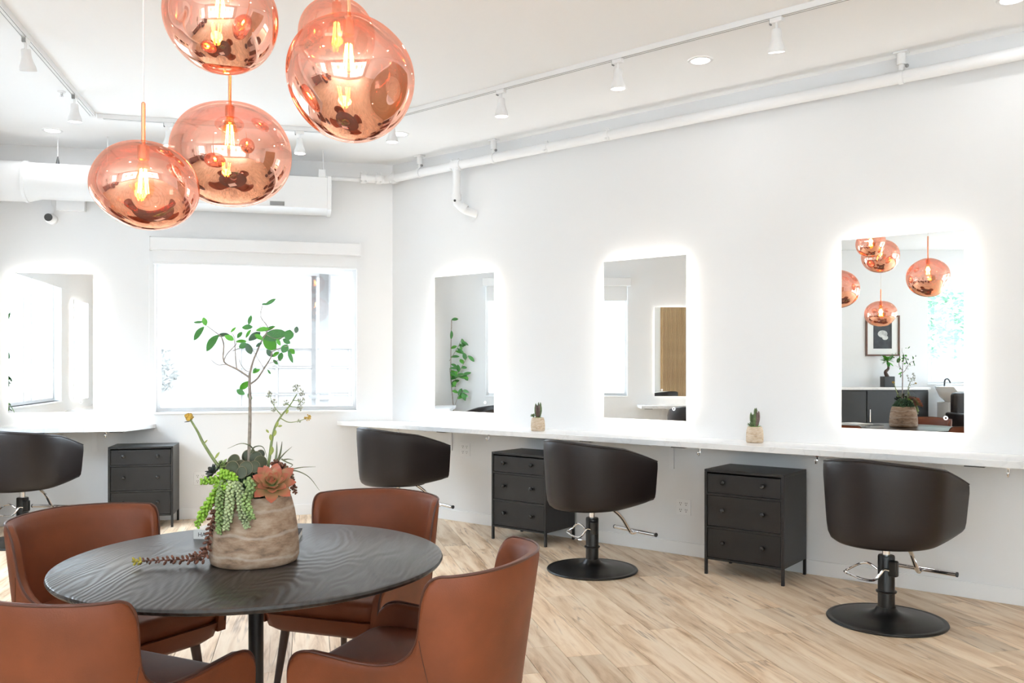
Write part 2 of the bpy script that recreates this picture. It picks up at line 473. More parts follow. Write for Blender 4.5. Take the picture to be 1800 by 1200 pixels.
def copy_tree(o, parent=None):
    c = o.copy(); COL.objects.link(c)
    c.parent = parent
    for ch in list(o.children): copy_tree(ch, c)
    return c

def struct(o, label, cat):
    return tag(o, label, cat, kind='structure')

def smooth_path(pts, n=6):
    """Catmull-Rom through the points"""
    P = [Vector(p) for p in pts]
    P = [P[0] * 2 - P[1]] + P + [P[-1] * 2 - P[-2]]
    out = []
    for i in range(1, len(P) - 2):
        for k in range(n):
            t = k / n
            a, b, c, d = P[i - 1], P[i], P[i + 1], P[i + 2]
            out.append(0.5 * ((2 * b) + (c - a) * t + (2 * a - 5 * b + 4 * c - d) * t * t + (3 * b - a - 3 * c + d) * t ** 3))
    out.append(P[-2])
    return out

# ------------------------------------------------------------------ room shell
L_END = 4.80                                   # left wall runs this far from the back corner
uL = Vector((math.cos(TH_L), math.sin(TH_L), 0)); nL = Vector((math.sin(TH_L), -math.cos(TH_L), 0))
P_LE = wp('L', -L_END, 0)                      # end of left wall
P_REC = P_LE - nL * 2.40                       # back of the shampoo recess
P_RC2 = P_REC - uL * 6.2
P_RR = P_RC2 + nL * 9.6
P_RE = wp('R', 9.0, 0)

room_main = [P_LE, wp('L', 0, 0), wp('R', 0, 0), P_RE, P_RR, P_RC2 + nL * 2.40]
room_rec = [P_REC, P_LE, P_RC2 + nL * 2.40, P_RC2]
def ccw(poly):
    a = sum(poly[i].x * poly[(i + 1) % len(poly)].y - poly[(i + 1) % len(poly)].x * poly[i].y for i in range(len(poly)))
    return poly if a > 0 else list(reversed(poly))
room_main, room_rec = ccw(room_main), ccw(room_rec)
room_all = ccw([P_LE, P_REC, P_RC2, P_RR, P_RE, wp('R', 0, 0), wp('L', 0, 0)])

floor = MB().prism([(p.x, p.y) for p in room_all], -0.12, -0.006).build('floor', 'soil', smooth=False)
struct(floor, 'pale maple plank floor running under the whole salon', 'floor')

def clip(poly, conv):
    out = poly
    n = len(conv)
    for i in range(n):
        a, b = conv[i], conv[(i + 1) % n]
        res = []
        side = lambda p: (b.x - a.x) * (p[1] - a.y) - (b.y - a.y) * (p[0] - a.x)
        for k in range(len(out)):
            p, q = out[k], out[(k + 1) % len(out)]
            sp, sq = side(p), side(q)
            if sp >= 0: res.append(p)
            if (sp >= 0) != (sq >= 0):
                t = sp / (sp - sq)
                res.append((p[0] + (q[0] - p[0]) * t, p[1] + (q[1] - p[1]) * t))
        out = res
        if len(out) < 3: return []
    return out

def planks():
    PW, PL, gap = 0.18, 1.22, 0.0012
    rows = []
    org = Vector((-4.6, 7.3, 0))
    # a runs along the planks (towards the camera), b across
    da, db = -uL, nL
    pieces = []
    for r in range(-18, 64):
        off = random.random() * PL
        for c in range(-3, 13):
            a0 = c * PL - off; b0 = r * PW
            rect = [(a0 + gap, b0 + gap), (a0 + PL - gap, b0 + gap), (a0 + PL - gap, b0 + PW - gap), (a0 + gap, b0 + PW - gap)]
            wpoly = [((org + da * a + db * b).x, (org + da * a + db * b).y) for a, b in rect]
            for conv in (room_main, room_rec):
                pc = clip(wpoly, conv)
                if len(pc) >= 3:
                    area = abs(sum(pc[i][0] * pc[(i + 1) % len(pc)][1] - pc[(i + 1) % len(pc)][0] * pc[i][1] for i in range(len(pc)))) / 2
                    if area < 0.002: continue
                    cx = sum(p[0] for p in pc) / len(pc); cy = sum(p[1] for p in pc) / len(pc)
                    seen = 0.0
                    if cy > 1.2:
                        u, v_ = 900 + 1500 * cx / cy, 646 + 1500 * 1.36 / cy
                        if -150 < u < 1950 and v_ < 1330: seen = area * 1.36 / cy ** 3
                    pieces.append((seen, cx, cy, pc))
    pieces.sort(key=lambda t: -t[0])
    ang = math.atan2(da.y, da.x)
    ca, sa = math.cos(-ang), math.sin(-ang)
    rest = MB()
    for i, (seen, cx, cy, pc) in enumerate(pieces):
        if i < 300 and seen > 0:
            loc = [((x - cx) * ca - (y - cy) * sa, (x - cx) * sa + (y - cy) * ca) for x, y in pc]
            # slightly eased top edge
            n = len(loc)
            k = 0.0009
            ins = []
            for x, y in loc:
                d = math.hypot(x, y) or 1
                ins.append((x - math.copysign(min(k, abs(x)), x), y - math.copysign(min(k, abs(y)), y)))
            v = [(x, y, -0.006) for x, y in loc] + [(x, y, -0.0006) for x, y in loc] + [(x, y, 0) for x, y in ins]
            f = [tuple(range(2 * n, 3 * n))]
            for q in range(n):
                w_ = (q + 1) % n
                f += [(q, w_, n + w_, n + q), (n + q, n + w_, 2 * n + w_, 2 * n + q)]
            MB().add(v, f).build('plank', 'plank_wood', floor, smooth=False, loc=(cx, cy, 0), rot=(0, 0, ang))
        else:
            rest.prism([(x * ca - y * sa, x * sa + y * ca) for x, y in pc], -0.006, 0.0)
    tag(rest.build('far_planks', 'plank_wood', floor, smooth=False, rot=(0, 0, ang)), kind='stuff')
planks()

struct(MB().prism([(p.x, p.y) for p in room_all], CEIL, CEIL + 0.12).build('ceiling', 'ceiling_paint', smooth=False),
       'plain white painted ceiling above the salon', 'ceiling')

def wall(name, label, p0, p1, holes=(), th=0.16):
    """wall from p0 to p1 as seen left to right from inside; holes = (s0,s1,z0,z1)"""
    d = p1 - p0; Lw = d.length; rz = math.atan2(d.y, d.x)
    m = MB()
    xs = 0.0
    for s0, s1, z0, z1 in sorted(holes):
        m.box(xs, s0, 0, th, 0, CEIL); m.box(s0, s1, 0, th, 0, z0); m.box(s0, s1, 0, th, z1, CEIL)
        xs = s1
    m.box(xs, Lw, 0, th, 0, CEIL)
    return struct(m.build(name, 'wall_paint', smooth=False, loc=p0, rot=(0, 0, rz)), label, 'wall'), rz

# back wall: window opening s -2.11..-0.335
LB = (wp('R', 0, 0) - wp('L', 0, 0)).length
W1 = (LB - 2.11, LB - 0.335, 0.965, 2.30)
wall('wall_back', 'white back wall with the wide picture window', wp('L', 0, 0), wp('R', 0, 0), [W1])
wall('wall_right', 'long white wall on the right carrying three lit mirrors', wp('R', 0, 0), P_RE)
# left wall is seen left to right starting at its near end
W2 = (2.05, 3.93, 0.98, 2.46)
W2 = (L_END - 2.72, L_END - 0.80, 0.98, 2.46)
wall('wall_left', 'white wall at the left edge with a tall window', P_LE, wp('L', 0, 0), [W2])
wall('wall_return', 'short white wall closing the shampoo recess', P_REC, P_LE - uL * 0.0)
W3 = (6.2 - 5.6, 6.2 - 3.12, 1.10, 2.68)
wall('wall_recess', 'white wall behind the shampoo basins', P_RC2, P_REC, [W3])
LR = (P_RR - P_RC2).length
W4 = (1.2, 4.4, 0.35, 2.85); W5 = (5.0, 8.6, 0.35, 2.85)  # rear glazing added to let daylight into the room
wall('wall_rear', 'white street wall behind the viewer with windows added for daylight', P_RR, P_RC2, [(LR - 8.6, LR - 5.0, .35, 2.85), (LR - 4.4, LR - 1.2, .35, 2.85)])
wall('wall_side', 'white wall closing the far right of the room', P_RE, P_RR)

def window(name, label, p0, p1, hole, mull=(), th=0.16):
    d = p1 - p0; rz = math.atan2(d.y, d.x)
    s0, s1, z0, z1 = hole
    t = thing(name, label, 'window', p0, rz, kind='structure')
    fw, y0, y1 = 0.035, 0.085, 0.135
    MB().box(s0, s1, y0, y1, z0, z0 + fw).build('frame_rail', 'trim_paint', t, smooth=False)
    MB().box(s0, s1, y0, y1, z1 - fw, z1).build('frame_rail', 'trim_paint', t, smooth=False)
    MB().box(s0, s0 + fw, y0, y1, z0 + fw, z1 - fw).build('frame_stile', 'trim_paint', t, smooth=False)
    MB().box(s1 - fw, s1, y0, y1, z0 + fw, z1 - fw).build('frame_stile', 'trim_paint', t, smooth=False)
    cuts = [s0 + fw] + [s0 + (s1 - s0) * q for q in mull] + [s1 - fw]
    for q in cuts[1:-1]:
        MB().box(q - 0.025, q + 0.025, y0, y1, z0 + fw, z1 - fw).build('mullion', 'trim_paint', t, smooth=False)
    for a, b in zip(cuts[:-1], cuts[1:]):
        MB().box(a, b, 0.108, 0.113, z0 + fw, z1 - fw).build('pane', 'clear_glass', t, smooth=False)
    MB().box(s0 - 0.01, s1 + 0.01, -0.012, 0.084, z0 - 0.022, z0, 0.003).build('sill', 'trim_paint', t, smooth=False)
    # portal that guides daylight sampling through the opening
    la = bpy.data.lights.new('daylight_portal', 'AREA'); la.shape = 'RECTANGLE'
    la.size, la.size_y = s1 - s0, z1 - z0
    la.cycles.is_portal = True
    lo = bpy.data.objects.new('daylight_portal', la); COL.objects.link(lo); lo.parent = t
    lo.location = ((s0 + s1) / 2, 0.155, (z0 + z1) / 2); lo.rotation_euler = (-PI / 2, 0, 0)
    return t
window('window_1', 'wide white framed picture window behind the planter', wp('L', 0, 0), wp('R', 0, 0), W1)
window('window_2', 'tall window in the left wall seen in the mirrors', P_LE, wp('L', 0, 0), W2, (0.42, 0.55))
window('window_3', 'window over the shampoo basins seen in the right mirror', P_RC2, P_REC, W3, (0.5,))
window('added_window_4', 'window added for daylight behind the viewer, nearer the slatted wall', P_RR, P_RC2, (LR - 8.6, LR - 5.0, .35, 2.85), (0.33, 0.66))
window('added_window_5', 'window added for daylight behind the viewer, nearer the basins', P_RR, P_RC2, (LR - 4.4, LR - 1.2, .35, 2.85), (0.33, 0.66))

def baseboard(name, label, w, s0, s1):
    (c, th) = FR[w]
    o = MB().box(s0, s1, -0.014, 0, 0, 0.095, 0.003).build(name, 'trim_paint', smooth=False, loc=(c[0], c[1], 0), rot=(0, 0, th))
    struct(o, label, 'baseboard')
baseboard('baseboard_right', 'white baseboard along the mirror wall', 'R', 0.0, 5.44)
baseboard('baseboard_back', 'white baseboard below the picture window', 'B', -3.54, 0.0)
baseboard('baseboard_left', 'white baseboard along the left wall', 'L', -4.7, -0.02)

# roller blind over the back window
t = thing('roller_blind', 'rolled up white roller blind above the picture window', 'blind', wp('B', -1.225, 0, 2.30), TH_B)
MB().box(-0.917, 0.917, -0.085, -0.001, 0.105, 0.215, 0.006).build('cassette', 'white_plastic', t, smooth=False)
MB().box(-0.89, 0.89, -0.05, -0.044, -0.005, 0.11).build('blind_fabric', 'shade_fabric', t, smooth=False)
MB().box(-0.89, 0.89, -0.056, -0.040, -0.022, -0.003, 0.003).build('bottom_bar', 'white_plastic', t, smooth=False)
for sx in (-1, 1):
    MB().box(sx * 0.917 - 0.006, sx * 0.917 + 0.006, -0.09, -0.001, 0.10, 0.22).build('end_cap', 'white_plastic', t, smooth=False)
MB().tube([(-0.925, -0.05, 0.17), (-0.925, -0.05, -1.2)], 0.002, 5).build('pull_cord', 'white_plastic', t)
# roller blind of the left window
t = thing('roller_blind', 'white roller blind above the left window seen in the middle mirror', 'blind', wp('L', -1.76, 0, 2.46), TH_L)
MB().box(-1.0, 1.0, -0.085, -0.001, 0.0, 0.11, 0.006).build('cassette', 'white_plastic', t, smooth=False)
MB().box(-0.95, 0.95, -0.05, -0.044, -0.20, 0.01).build('blind_fabric', 'shade_fabric', t, smooth=False)

# slatted oak wall panel on the right, beyond the frame, seen in mirrors and shades
t = thing('slat_wall', 'tall oak slat panel on the right wall seen in the mirrors', 'wall panel', wp('R', 6.98, 0), TH_R)
MB().box(-1.52, 1.52, -0.02, -0.001, 0.0, 2.75).build('backing_board', 'oak_slat', t, smooth=False)
sl = MB().box(-0.013, 0.013, -0.045, -0.02, 0.0, 2.75, 0.002).mesh('slat', 'oak_slat', False)
for i in range(72):
    put('slat', sl, t, (-1.495 + i * 0.042, 0, 0))

# ------------------------------------------------------------------ outside
def ext(name, label, cat, loc=(0, 0, 0), rz=0):
    return thing(name, label, cat, loc, rz)
g = MB().box(-40, 40, -30, 45, -0.30, -0.25).build('pavement', 'pavement', smooth=False)
struct(g, 'pale pavement outside the windows', 'ground')
t = ext('workshop_building', 'pale building with gridded panes beyond the picture window', 'building', (-5.4, 15.0, -0.25), TH_B * 0.25)
MB().box(-6, 6, 0.15, 4, 0, 4.6).build('facade_wall', 'facade', t, smooth=False)
MB().box(0.55, 3.3, 0.0, 0.2, 1.95, 2.15).build('lintel', 'facade_bar', t, smooth=False)
pm = MB().box(0, 0.60, 0.06, 0.10, 0, 0.45).mesh('pane', 'facade_pane', False)
for i in range(4):
    for j in range(4):
        put('pane', pm, t, (0.62 + i * 0.64, 0, 0.2 + j * 0.48))
bm_ = MB().box(-0.02, 0.02, 0.03, 0.12, 0.15, 2.05).mesh('glazing_bar', 'facade_bar', False)
for i in range(5): put('glazing_bar', bm_, t, (0.60 + i * 0.64, 0, 0))
bh_ = MB().box(0.58, 3.18, 0.03, 0.12, -0.015, 0.015).mesh('glazing_bar', 'facade_bar', False)
for j in range(4): put('glazing_bar', bh_, t, (0, 0, 0.18 + j * 0.48))
t = ext('porch_roof', 'sloping white eave across the top of the picture window view', 'roof', (-3.2, 10.2, 2.50), 0.1)
MB().add([(-2.6, 0, 0.30), (3.4, 0, -0.12), (3.4, 0, 0.6), (-2.6, 0, 0.9), (-2.6, 1.2, 0.30), (3.4, 1.2, -0.12), (3.4, 1.2, 0.6), (-2.6, 1.2, 0.9)],
         [(0, 1, 2, 3), (7, 6, 5, 4), (0, 4, 5, 1), (1, 5, 6, 2), (2, 6, 7, 3), (3, 7, 4, 0)]).build('eave_board', 'facade', t, smooth=False)
for k, (x, y, w_, lab) in enumerate([(-2.41, 11.0, 0.06, 'grey porch post at the right of the picture window view, thicker one'),
                                     (-2.62, 11.3, 0.03, 'slim grey downpipe beside the porch post')]):
    t = ext('porch_post', lab, 'post', (x, y, -0.25))
    MB().box(-w_, w_, -w_, w_, 0, 2.95, 0.004).build('shaft', 'ext_post', t, smooth=False)
    MB().box(-w_ - 0.03, w_ + 0.03, -w_ - 0.03, w_ + 0.03, 1.2, 1.26).build('band', 'ext_post', t, smooth=False)

def ext_tree(name, label, loc, h, r, mat, n=500, trunk=0.12):
    rnd = random.Random(int(abs(loc[0] * 100 + loc[1])))
    t = thing(name, label, 'tree', loc)
    MB().tube([(0, 0, 0), (0.05, 0, h * 0.4), (0, 0.05, h * 0.75)], [trunk, trunk * 0.7, trunk * 0.4], 7).build('trunk', 'ext_bark', t)
    m = MB()
    for i in range(n):
        d = Vector((rnd.gauss(0, 1), rnd.gauss(0, 1), rnd.gauss(0, 1))).normalized() * (r * rnd.random() ** 0.4)
        c = Vector((d.x, d.y, h * 0.72 + d.z * 0.9))
        a = Vector((rnd.gauss(0, 1), rnd.gauss(0, 1), rnd.gauss(0, 1))).normalized()
        b = a.orthogonal().normalized()
        s = 0.022 + 0.03 * rnd.random()
        e_ = a.cross(b)
        m.add([c - a * s * 1.6, c + b * s * 0.7 + e_ * s * .15, c + a * s * 1.6, c - b * s * 0.7 + e_ * s * .15], [(0, 1, 2, 3)])
    tag(m.build('foliage', mat, t, smooth=False), kind='stuff')
ext_tree('street_tree', 'hazy grey street tree beyond the left of the picture window', (-5.6, 12.6, -0.25), 2.2, 0.62, 'ext_foliage', 1300, 0.06)
ext_tree('street_tree', 'leafy street tree outside the basin window', (-7.6, -3.0, -0.25), 3.6, 1.0, 'ext_foliage_green', 1400)
ext_tree('shrub', 'green shrub below the basin window outside', (-7.4, -1.9, -0.25), 1.4, 0.6, 'ext_foliage_green', 1200, 0.05)
ext_tree('shrub', 'green shrub outside the left window', (-6.6, 5.4, -0.25), 1.5, 0.5, 'ext_foliage_green', 1000, 0.05)
b = MB().box(-0.2, 0.2, -9, 9, 0, 4.6).box(-0.28, 0.28, -9, 9, 4.6, 4.72).build('sky_block_wall', 'facade', smooth=False, loc=(-10.5, 2.5, -0.25), rot=(0, 0, 0.22))  # backdrop wall made taller and set closer to hold back sky light
tag(b, 'pale wall outside the left windows, raised to block low sky', 'wall')
# unseen house added across the street to keep low sky off the mirror wall
MID = (P_RC2 + P_RR) / 2
t = ext('sky_block_house', 'unseen house added across the street to block low sky', 'building', MID + uL * -8.0 + Vector((0, 0, -0.25)), TH_L - PI / 2)
MB().box(-14, 14, -6, 0, 0, 7.5).build('blocker_wall', 'sky_block_render', t, smooth=False)
MB().box(-14.2, 14.2, -6.2, 0.3, 7.5, 7.9).build('roof', 'ext_bark', t, smooth=False)
hwm = MB().box(-0.6, 0.6, 0.0, 0.06, 0, 1.5).mesh('blocker_pane', 'ext_bark', False)
for i in range(9):
    for j in range(2): put('blocker_pane', hwm, t, (-12 + i * 3.0, 0, 1.2 + j * 3.2))
# ------------------------------------------------------------------ counters
def poly_counter(name, label, poly, w, hooks, brackets):
    t = thing(name, label, 'counter', wp(w, 0, 0), FR[w][1])
    bm = bmesh.new()
    vb = [bm.verts.new((s, -o, 0.822)) for s, o in poly]
    f = bm.faces.new(vb)
    r = bmesh.ops.extrude_face_region(bm, geom=[f])
    for q in r['geom']:
        if isinstance(q, bmesh.types.BMVert): q.co.z = 0.86
    bmesh.ops.recalc_face_normals(bm, faces=bm.faces[:])
    bmesh.ops.bevel(bm, geom=bm.edges[:], offset=0.002, segments=1, affect='EDGES')
    me = bpy.data.meshes.new('worktop'); bm.to_mesh(me); bm.free(); me.materials.append(MATS['quartz'])
    put('worktop', me, t)
    bk = MB().box(-0.02, 0.02, -0.36, -0.002, 0.812, 0.822).box(-0.02, 0.02, -0.012, -0.002, 0.62, 0.812).mesh('bracket', 'white_metal', False)
    for s in brackets: put('bracket', bk, t, (s, 0, 0))
    pl = MB().box(-0.05, 0.05, -0.395, -0.33, 0.815, 0.822).mesh('fixing_plate', 'slot_grey', False)
    for s in brackets: put('fixing_plate', pl, t, (s + 0.25, 0, 0))
    return t
poly_counter('styling_counter', 'long white quartz counter under the three mirrors on the right', [(0.002, 0.002), (5.44, 0.002), (5.44, 0.41), (-0.315, 0.41)], 'R', [], [0.75, 2.20, 2.95, 4.75])
poly_counter('styling_counter', 'white quartz counter at the left under the back wall mirror', [(-3.33, 0.002), (-2.10, 0.002), (-2.28, 0.41), (-3.33, 0.41)], 'B', [], [-2.60, -3.2])
poly_counter('styling_counter', 'short white counter on the left wall seen in the middle mirror', [(-4.6, 0.002), (-2.85, 0.002), (-2.85, 0.41), (-4.6, 0.41)], 'L', [], [-3.2, -4.2])

def hook(w, s, label):
    t = thing('tool_hook', label, 'hook', wp(w, s, 0.375, 0.8212), FR[w][1], 'chrome hooks under the counters')
    MB().box(-0.009, 0.009, -0.004, 0.012, -0.008, 0.0, 0.001).build('mount', 'chrome', t, smooth=False)
    MB().tube(smooth_path([(0, 0, -0.006), (0, 0.0, -0.03), (0, -0.012, -0.048), (0, -0.026, -0.044), (0, -0.030, -0.030)], 4), 0.0042, 6).build('hook_arm', 'chrome', t)
    MB().ball((0, -0.030, -0.028), 0.0065, nu=8, nv=5).build('hook_tip', 'chrome', t)
hook('R', 0.47, 'chrome hook under the counter above the farthest right wall chair')
hook('R', 1.51, 'chrome hook under the counter left of the middle drawer unit')
hook('R', 3.357, 'chrome hook under the counter above the right drawer unit')
hook('R', 4.138, 'chrome hook under the counter just left of the nearest chair')
hook('R', 5.163, 'chrome hook under the counter at the right picture edge')
hook('B', -2.43, 'chrome hook under the left counter beside the drawer unit')

# ------------------------------------------------------------------ lit mirrors
def lit_mirror(w, s0, s1, label):
    t = thing('lit_mirror', label, 'mirror', wp(w, (s0 + s1) / 2, 0, 0.975), FR[w][1], 'backlit styling mirrors')
    hw, h = (s1 - s0) / 2, 1.20
    i = 0.035
    MB().box(-hw, hw, -0.040, -0.0352, 0, h, 0.0008).build('mirror_glass', 'mirror_silver', t, smooth=False)
    MB().box(-hw + i, hw - i, -0.035, -0.001, i, h - i).build('back_box', 'white_plastic', t, smooth=False)
    z0, z1 = -0.030, -0.008
    for n, bx in enumerate([(-hw + i, hw - i, z0, z1, i - 0.004, i - 0.0005), (-hw + i, hw - i, z0, z1, h - i + 0.0005, h - i + 0.004),
               (-hw + i - 0.004, -hw + i - 0.0005, z0, z1, i, h - i), (hw - i + 0.0005, hw - i + 0.004, z0, z1, i, h - i)]):
        MB().box(*bx).build('light_strip', 'led_strip', t, smooth=False)
    m = MB(); R_, r_ = 0.0095, 0.0028
    n = 20
    v, f = [], []
    for k in range(n):
        a = 2 * PI * k / n
        v += [((R_ - r_) * math.cos(a), 0, (R_ - r_) * math.sin(a)), ((R_ + r_) * math.cos(a), 0, (R_ + r_) * math.sin(a))]
    for k in range(n):
        q = (k + 1) % n
        f.append((2 * k, 2 * k + 1, 2 * q + 1, 2 * q))
    m.add(v, f).build('touch_button', 'button_glow', t, loc=(hw - 0.10, -0.0406, 0.085))
lit_mirror('R', 0.590, 1.285, 'backlit mirror on the right wall nearest the corner, reflecting green leaves')
lit_mirror('R', 2.385, 3.085, 'middle backlit mirror on the right wall, between the cactus pots')
lit_mirror('R', 4.178, 4.886, 'nearest backlit mirror on the right wall, reflecting the copper lamps')
lit_mirror('B', -3.275, -2.605, 'backlit mirror on the back wall left of the window')
lit_mirror('L', -3.78, -3.08, 'backlit mirror on the left wall seen in the middle mirror')

# ------------------------------------------------------------------ outlets
def outlet(w, s, z, label):
    t = thing('wall_outlet', label, 'outlet', wp(w, s, 0, z), FR[w][1], 'quad wall outlets')
    MB().box(-0.058, 0.058, -0.006, -0.0005, -0.058, 0.058, 0.002).build('cover_plate', 'white_plastic', t, smooth=False)
    so = MB().box(-0.017, 0.017, -0.008, -0.006, -0.020, 0.020, 0.0008).mesh('socket', 'white_plastic', False)
    sl = MB().box(-0.008, -0.005, -0.0086, -0.0079, 0.0, 0.010).box(0.005, 0.008, -0.0086, -0.0079, 0.0, 0.010).box(-0.003, 0.003, -0.0086, -0.0079, -0.012, -0.006).mesh('slots', 'slot_grey', False)
    for x in (-0.022, 0.022):
        for zz in (-0.024, 0.024):
            o = put('socket', so, t, (x, 0, zz)); put('slots', sl, o)
outlet('R', 0.923, 0.64, 'white quad outlet beside the farthest right wall chair')
outlet('R', 3.045, 0.348, 'white quad outlet left of the right drawer unit')
outlet('B', -1.725, 0.36, 'white quad outlet right of the back wall drawer unit')

# ------------------------------------------------------------------ drawer units
def drawer_unit(w, s, label, front=0.42, wd=0.535):
    t = thing('drawer_unit', label, 'drawers', wp(w, s + wd / 2, front, 0), FR[w][1], 'black metal drawer units')
    hw, D, H = wd / 2, front - 0.03, 0.692
    MB().box(-hw, hw, 0, D, H - 0.018, H, 0.002).build('top_panel', 'black_steel', t, smooth=False)
    for sx in (-1, 1):
        x0, x1 = sorted((sx * hw, sx * (hw - 0.012)))
        MB().box(x0, x1, 0.018, D - 0.018, 0.105, H - 0.018).build('side_panel', 'black_steel', t, smooth=False)
    MB().box(-hw + 0.012, hw - 0.012, 0.03, D - 0.012, 0.105, 0.118).build('bottom_panel', 'black_steel', t, smooth=False)
    MB().box(-hw + 0.012, hw - 0.012, D - 0.012, D - 0.002, 0.105, H - 0.018).build('back_panel', 'black_steel', t, smooth=False)
    for x in (-hw, hw - 0.018):
        for y in (0, D - 0.018):
            MB().box(x, x + 0.018, y, y + 0.018, 0, H - 0.018, 0.001).build('leg', 'black_steel', t, smooth=False)
    zs = [(0.115, 0.305), (0.322, 0.522), (0.539, 0.664)]
    for z in (0.100, 0.307, 0.524):
        MB().box(-hw + 0.018, hw - 0.018, 0.0, 0.016, z, z + 0.013).build('rail', 'black_steel', t, smooth=False)
    kn = MB().lathe([(0.0, -0.001), (0.007, 0.0), (0.006, 0.010), (0.013, 0.014), (0.0165, 0.021), (0.0135, 0.029), (0.005, 0.033), (0.0, 0.0335)], 12).mesh('knob', 'knob_black')
    for z0, z1 in zs:
        d = MB().box(-hw + 0.021, hw - 0.021, 0.004, 0.03, z0, z1, 0.002).build('drawer', 'black_steel', t, smooth=False)
        for x in (-0.135, 0.135):
            put('knob', kn, d, (x, 0.004, (z0 + z1) / 2 + 0.01), (PI / 2, 0, 0))
drawer_unit('R', 1.575, 'black metal drawer unit behind the middle styling chair')
drawer_unit('R', 3.415, 'black metal drawer unit left of the nearest styling chair', 0.43)
drawer_unit('B', -2.415, 'black metal drawer unit against the back wall under the window', 0.385, 0.515)

# ------------------------------------------------------------------ salon chairs
def shell_surface(m, cols, rows, outer, inner):
    """closed shell from outer(c,r), inner(c,r) point functions"""
    def grid(fn):
        return [[Vector(fn(c, r)) for r in range(rows)] for c in range(cols)]
    O, I = grid(outer), grid(inner)
    v = [p for col in O for p in col] + [p for col in I for p in col]
    n = cols * rows
    idx = lambda c, r: c * rows + r
    f = []
    for c in range(cols - 1):
        for r in range(rows - 1):
            f.append((idx(c, r), idx(c + 1, r), idx(c + 1, r + 1), idx(c, r + 1)))
            f.append((n + idx(c, r), n + idx(c, r + 1), n + idx(c + 1, r + 1), n + idx(c + 1, r)))
        f.append((idx(c, rows - 1), idx(c + 1, rows - 1), n + idx(c + 1, rows - 1), n + idx(c, rows - 1)))
        f.append((idx(c, 0), n + idx(c, 0), n + idx(c + 1, 0), idx(c + 1, 0)))
    for r in range(rows - 1):
        f.append((idx(0, r), idx(0, r + 1), n + idx(0, r + 1), n + idx(0, r)))
        f.append((idx(cols - 1, r), n + idx(cols - 1, r), n + idx(cols - 1, r + 1), idx(cols - 1, r + 1)))
    return m.add(v, f)

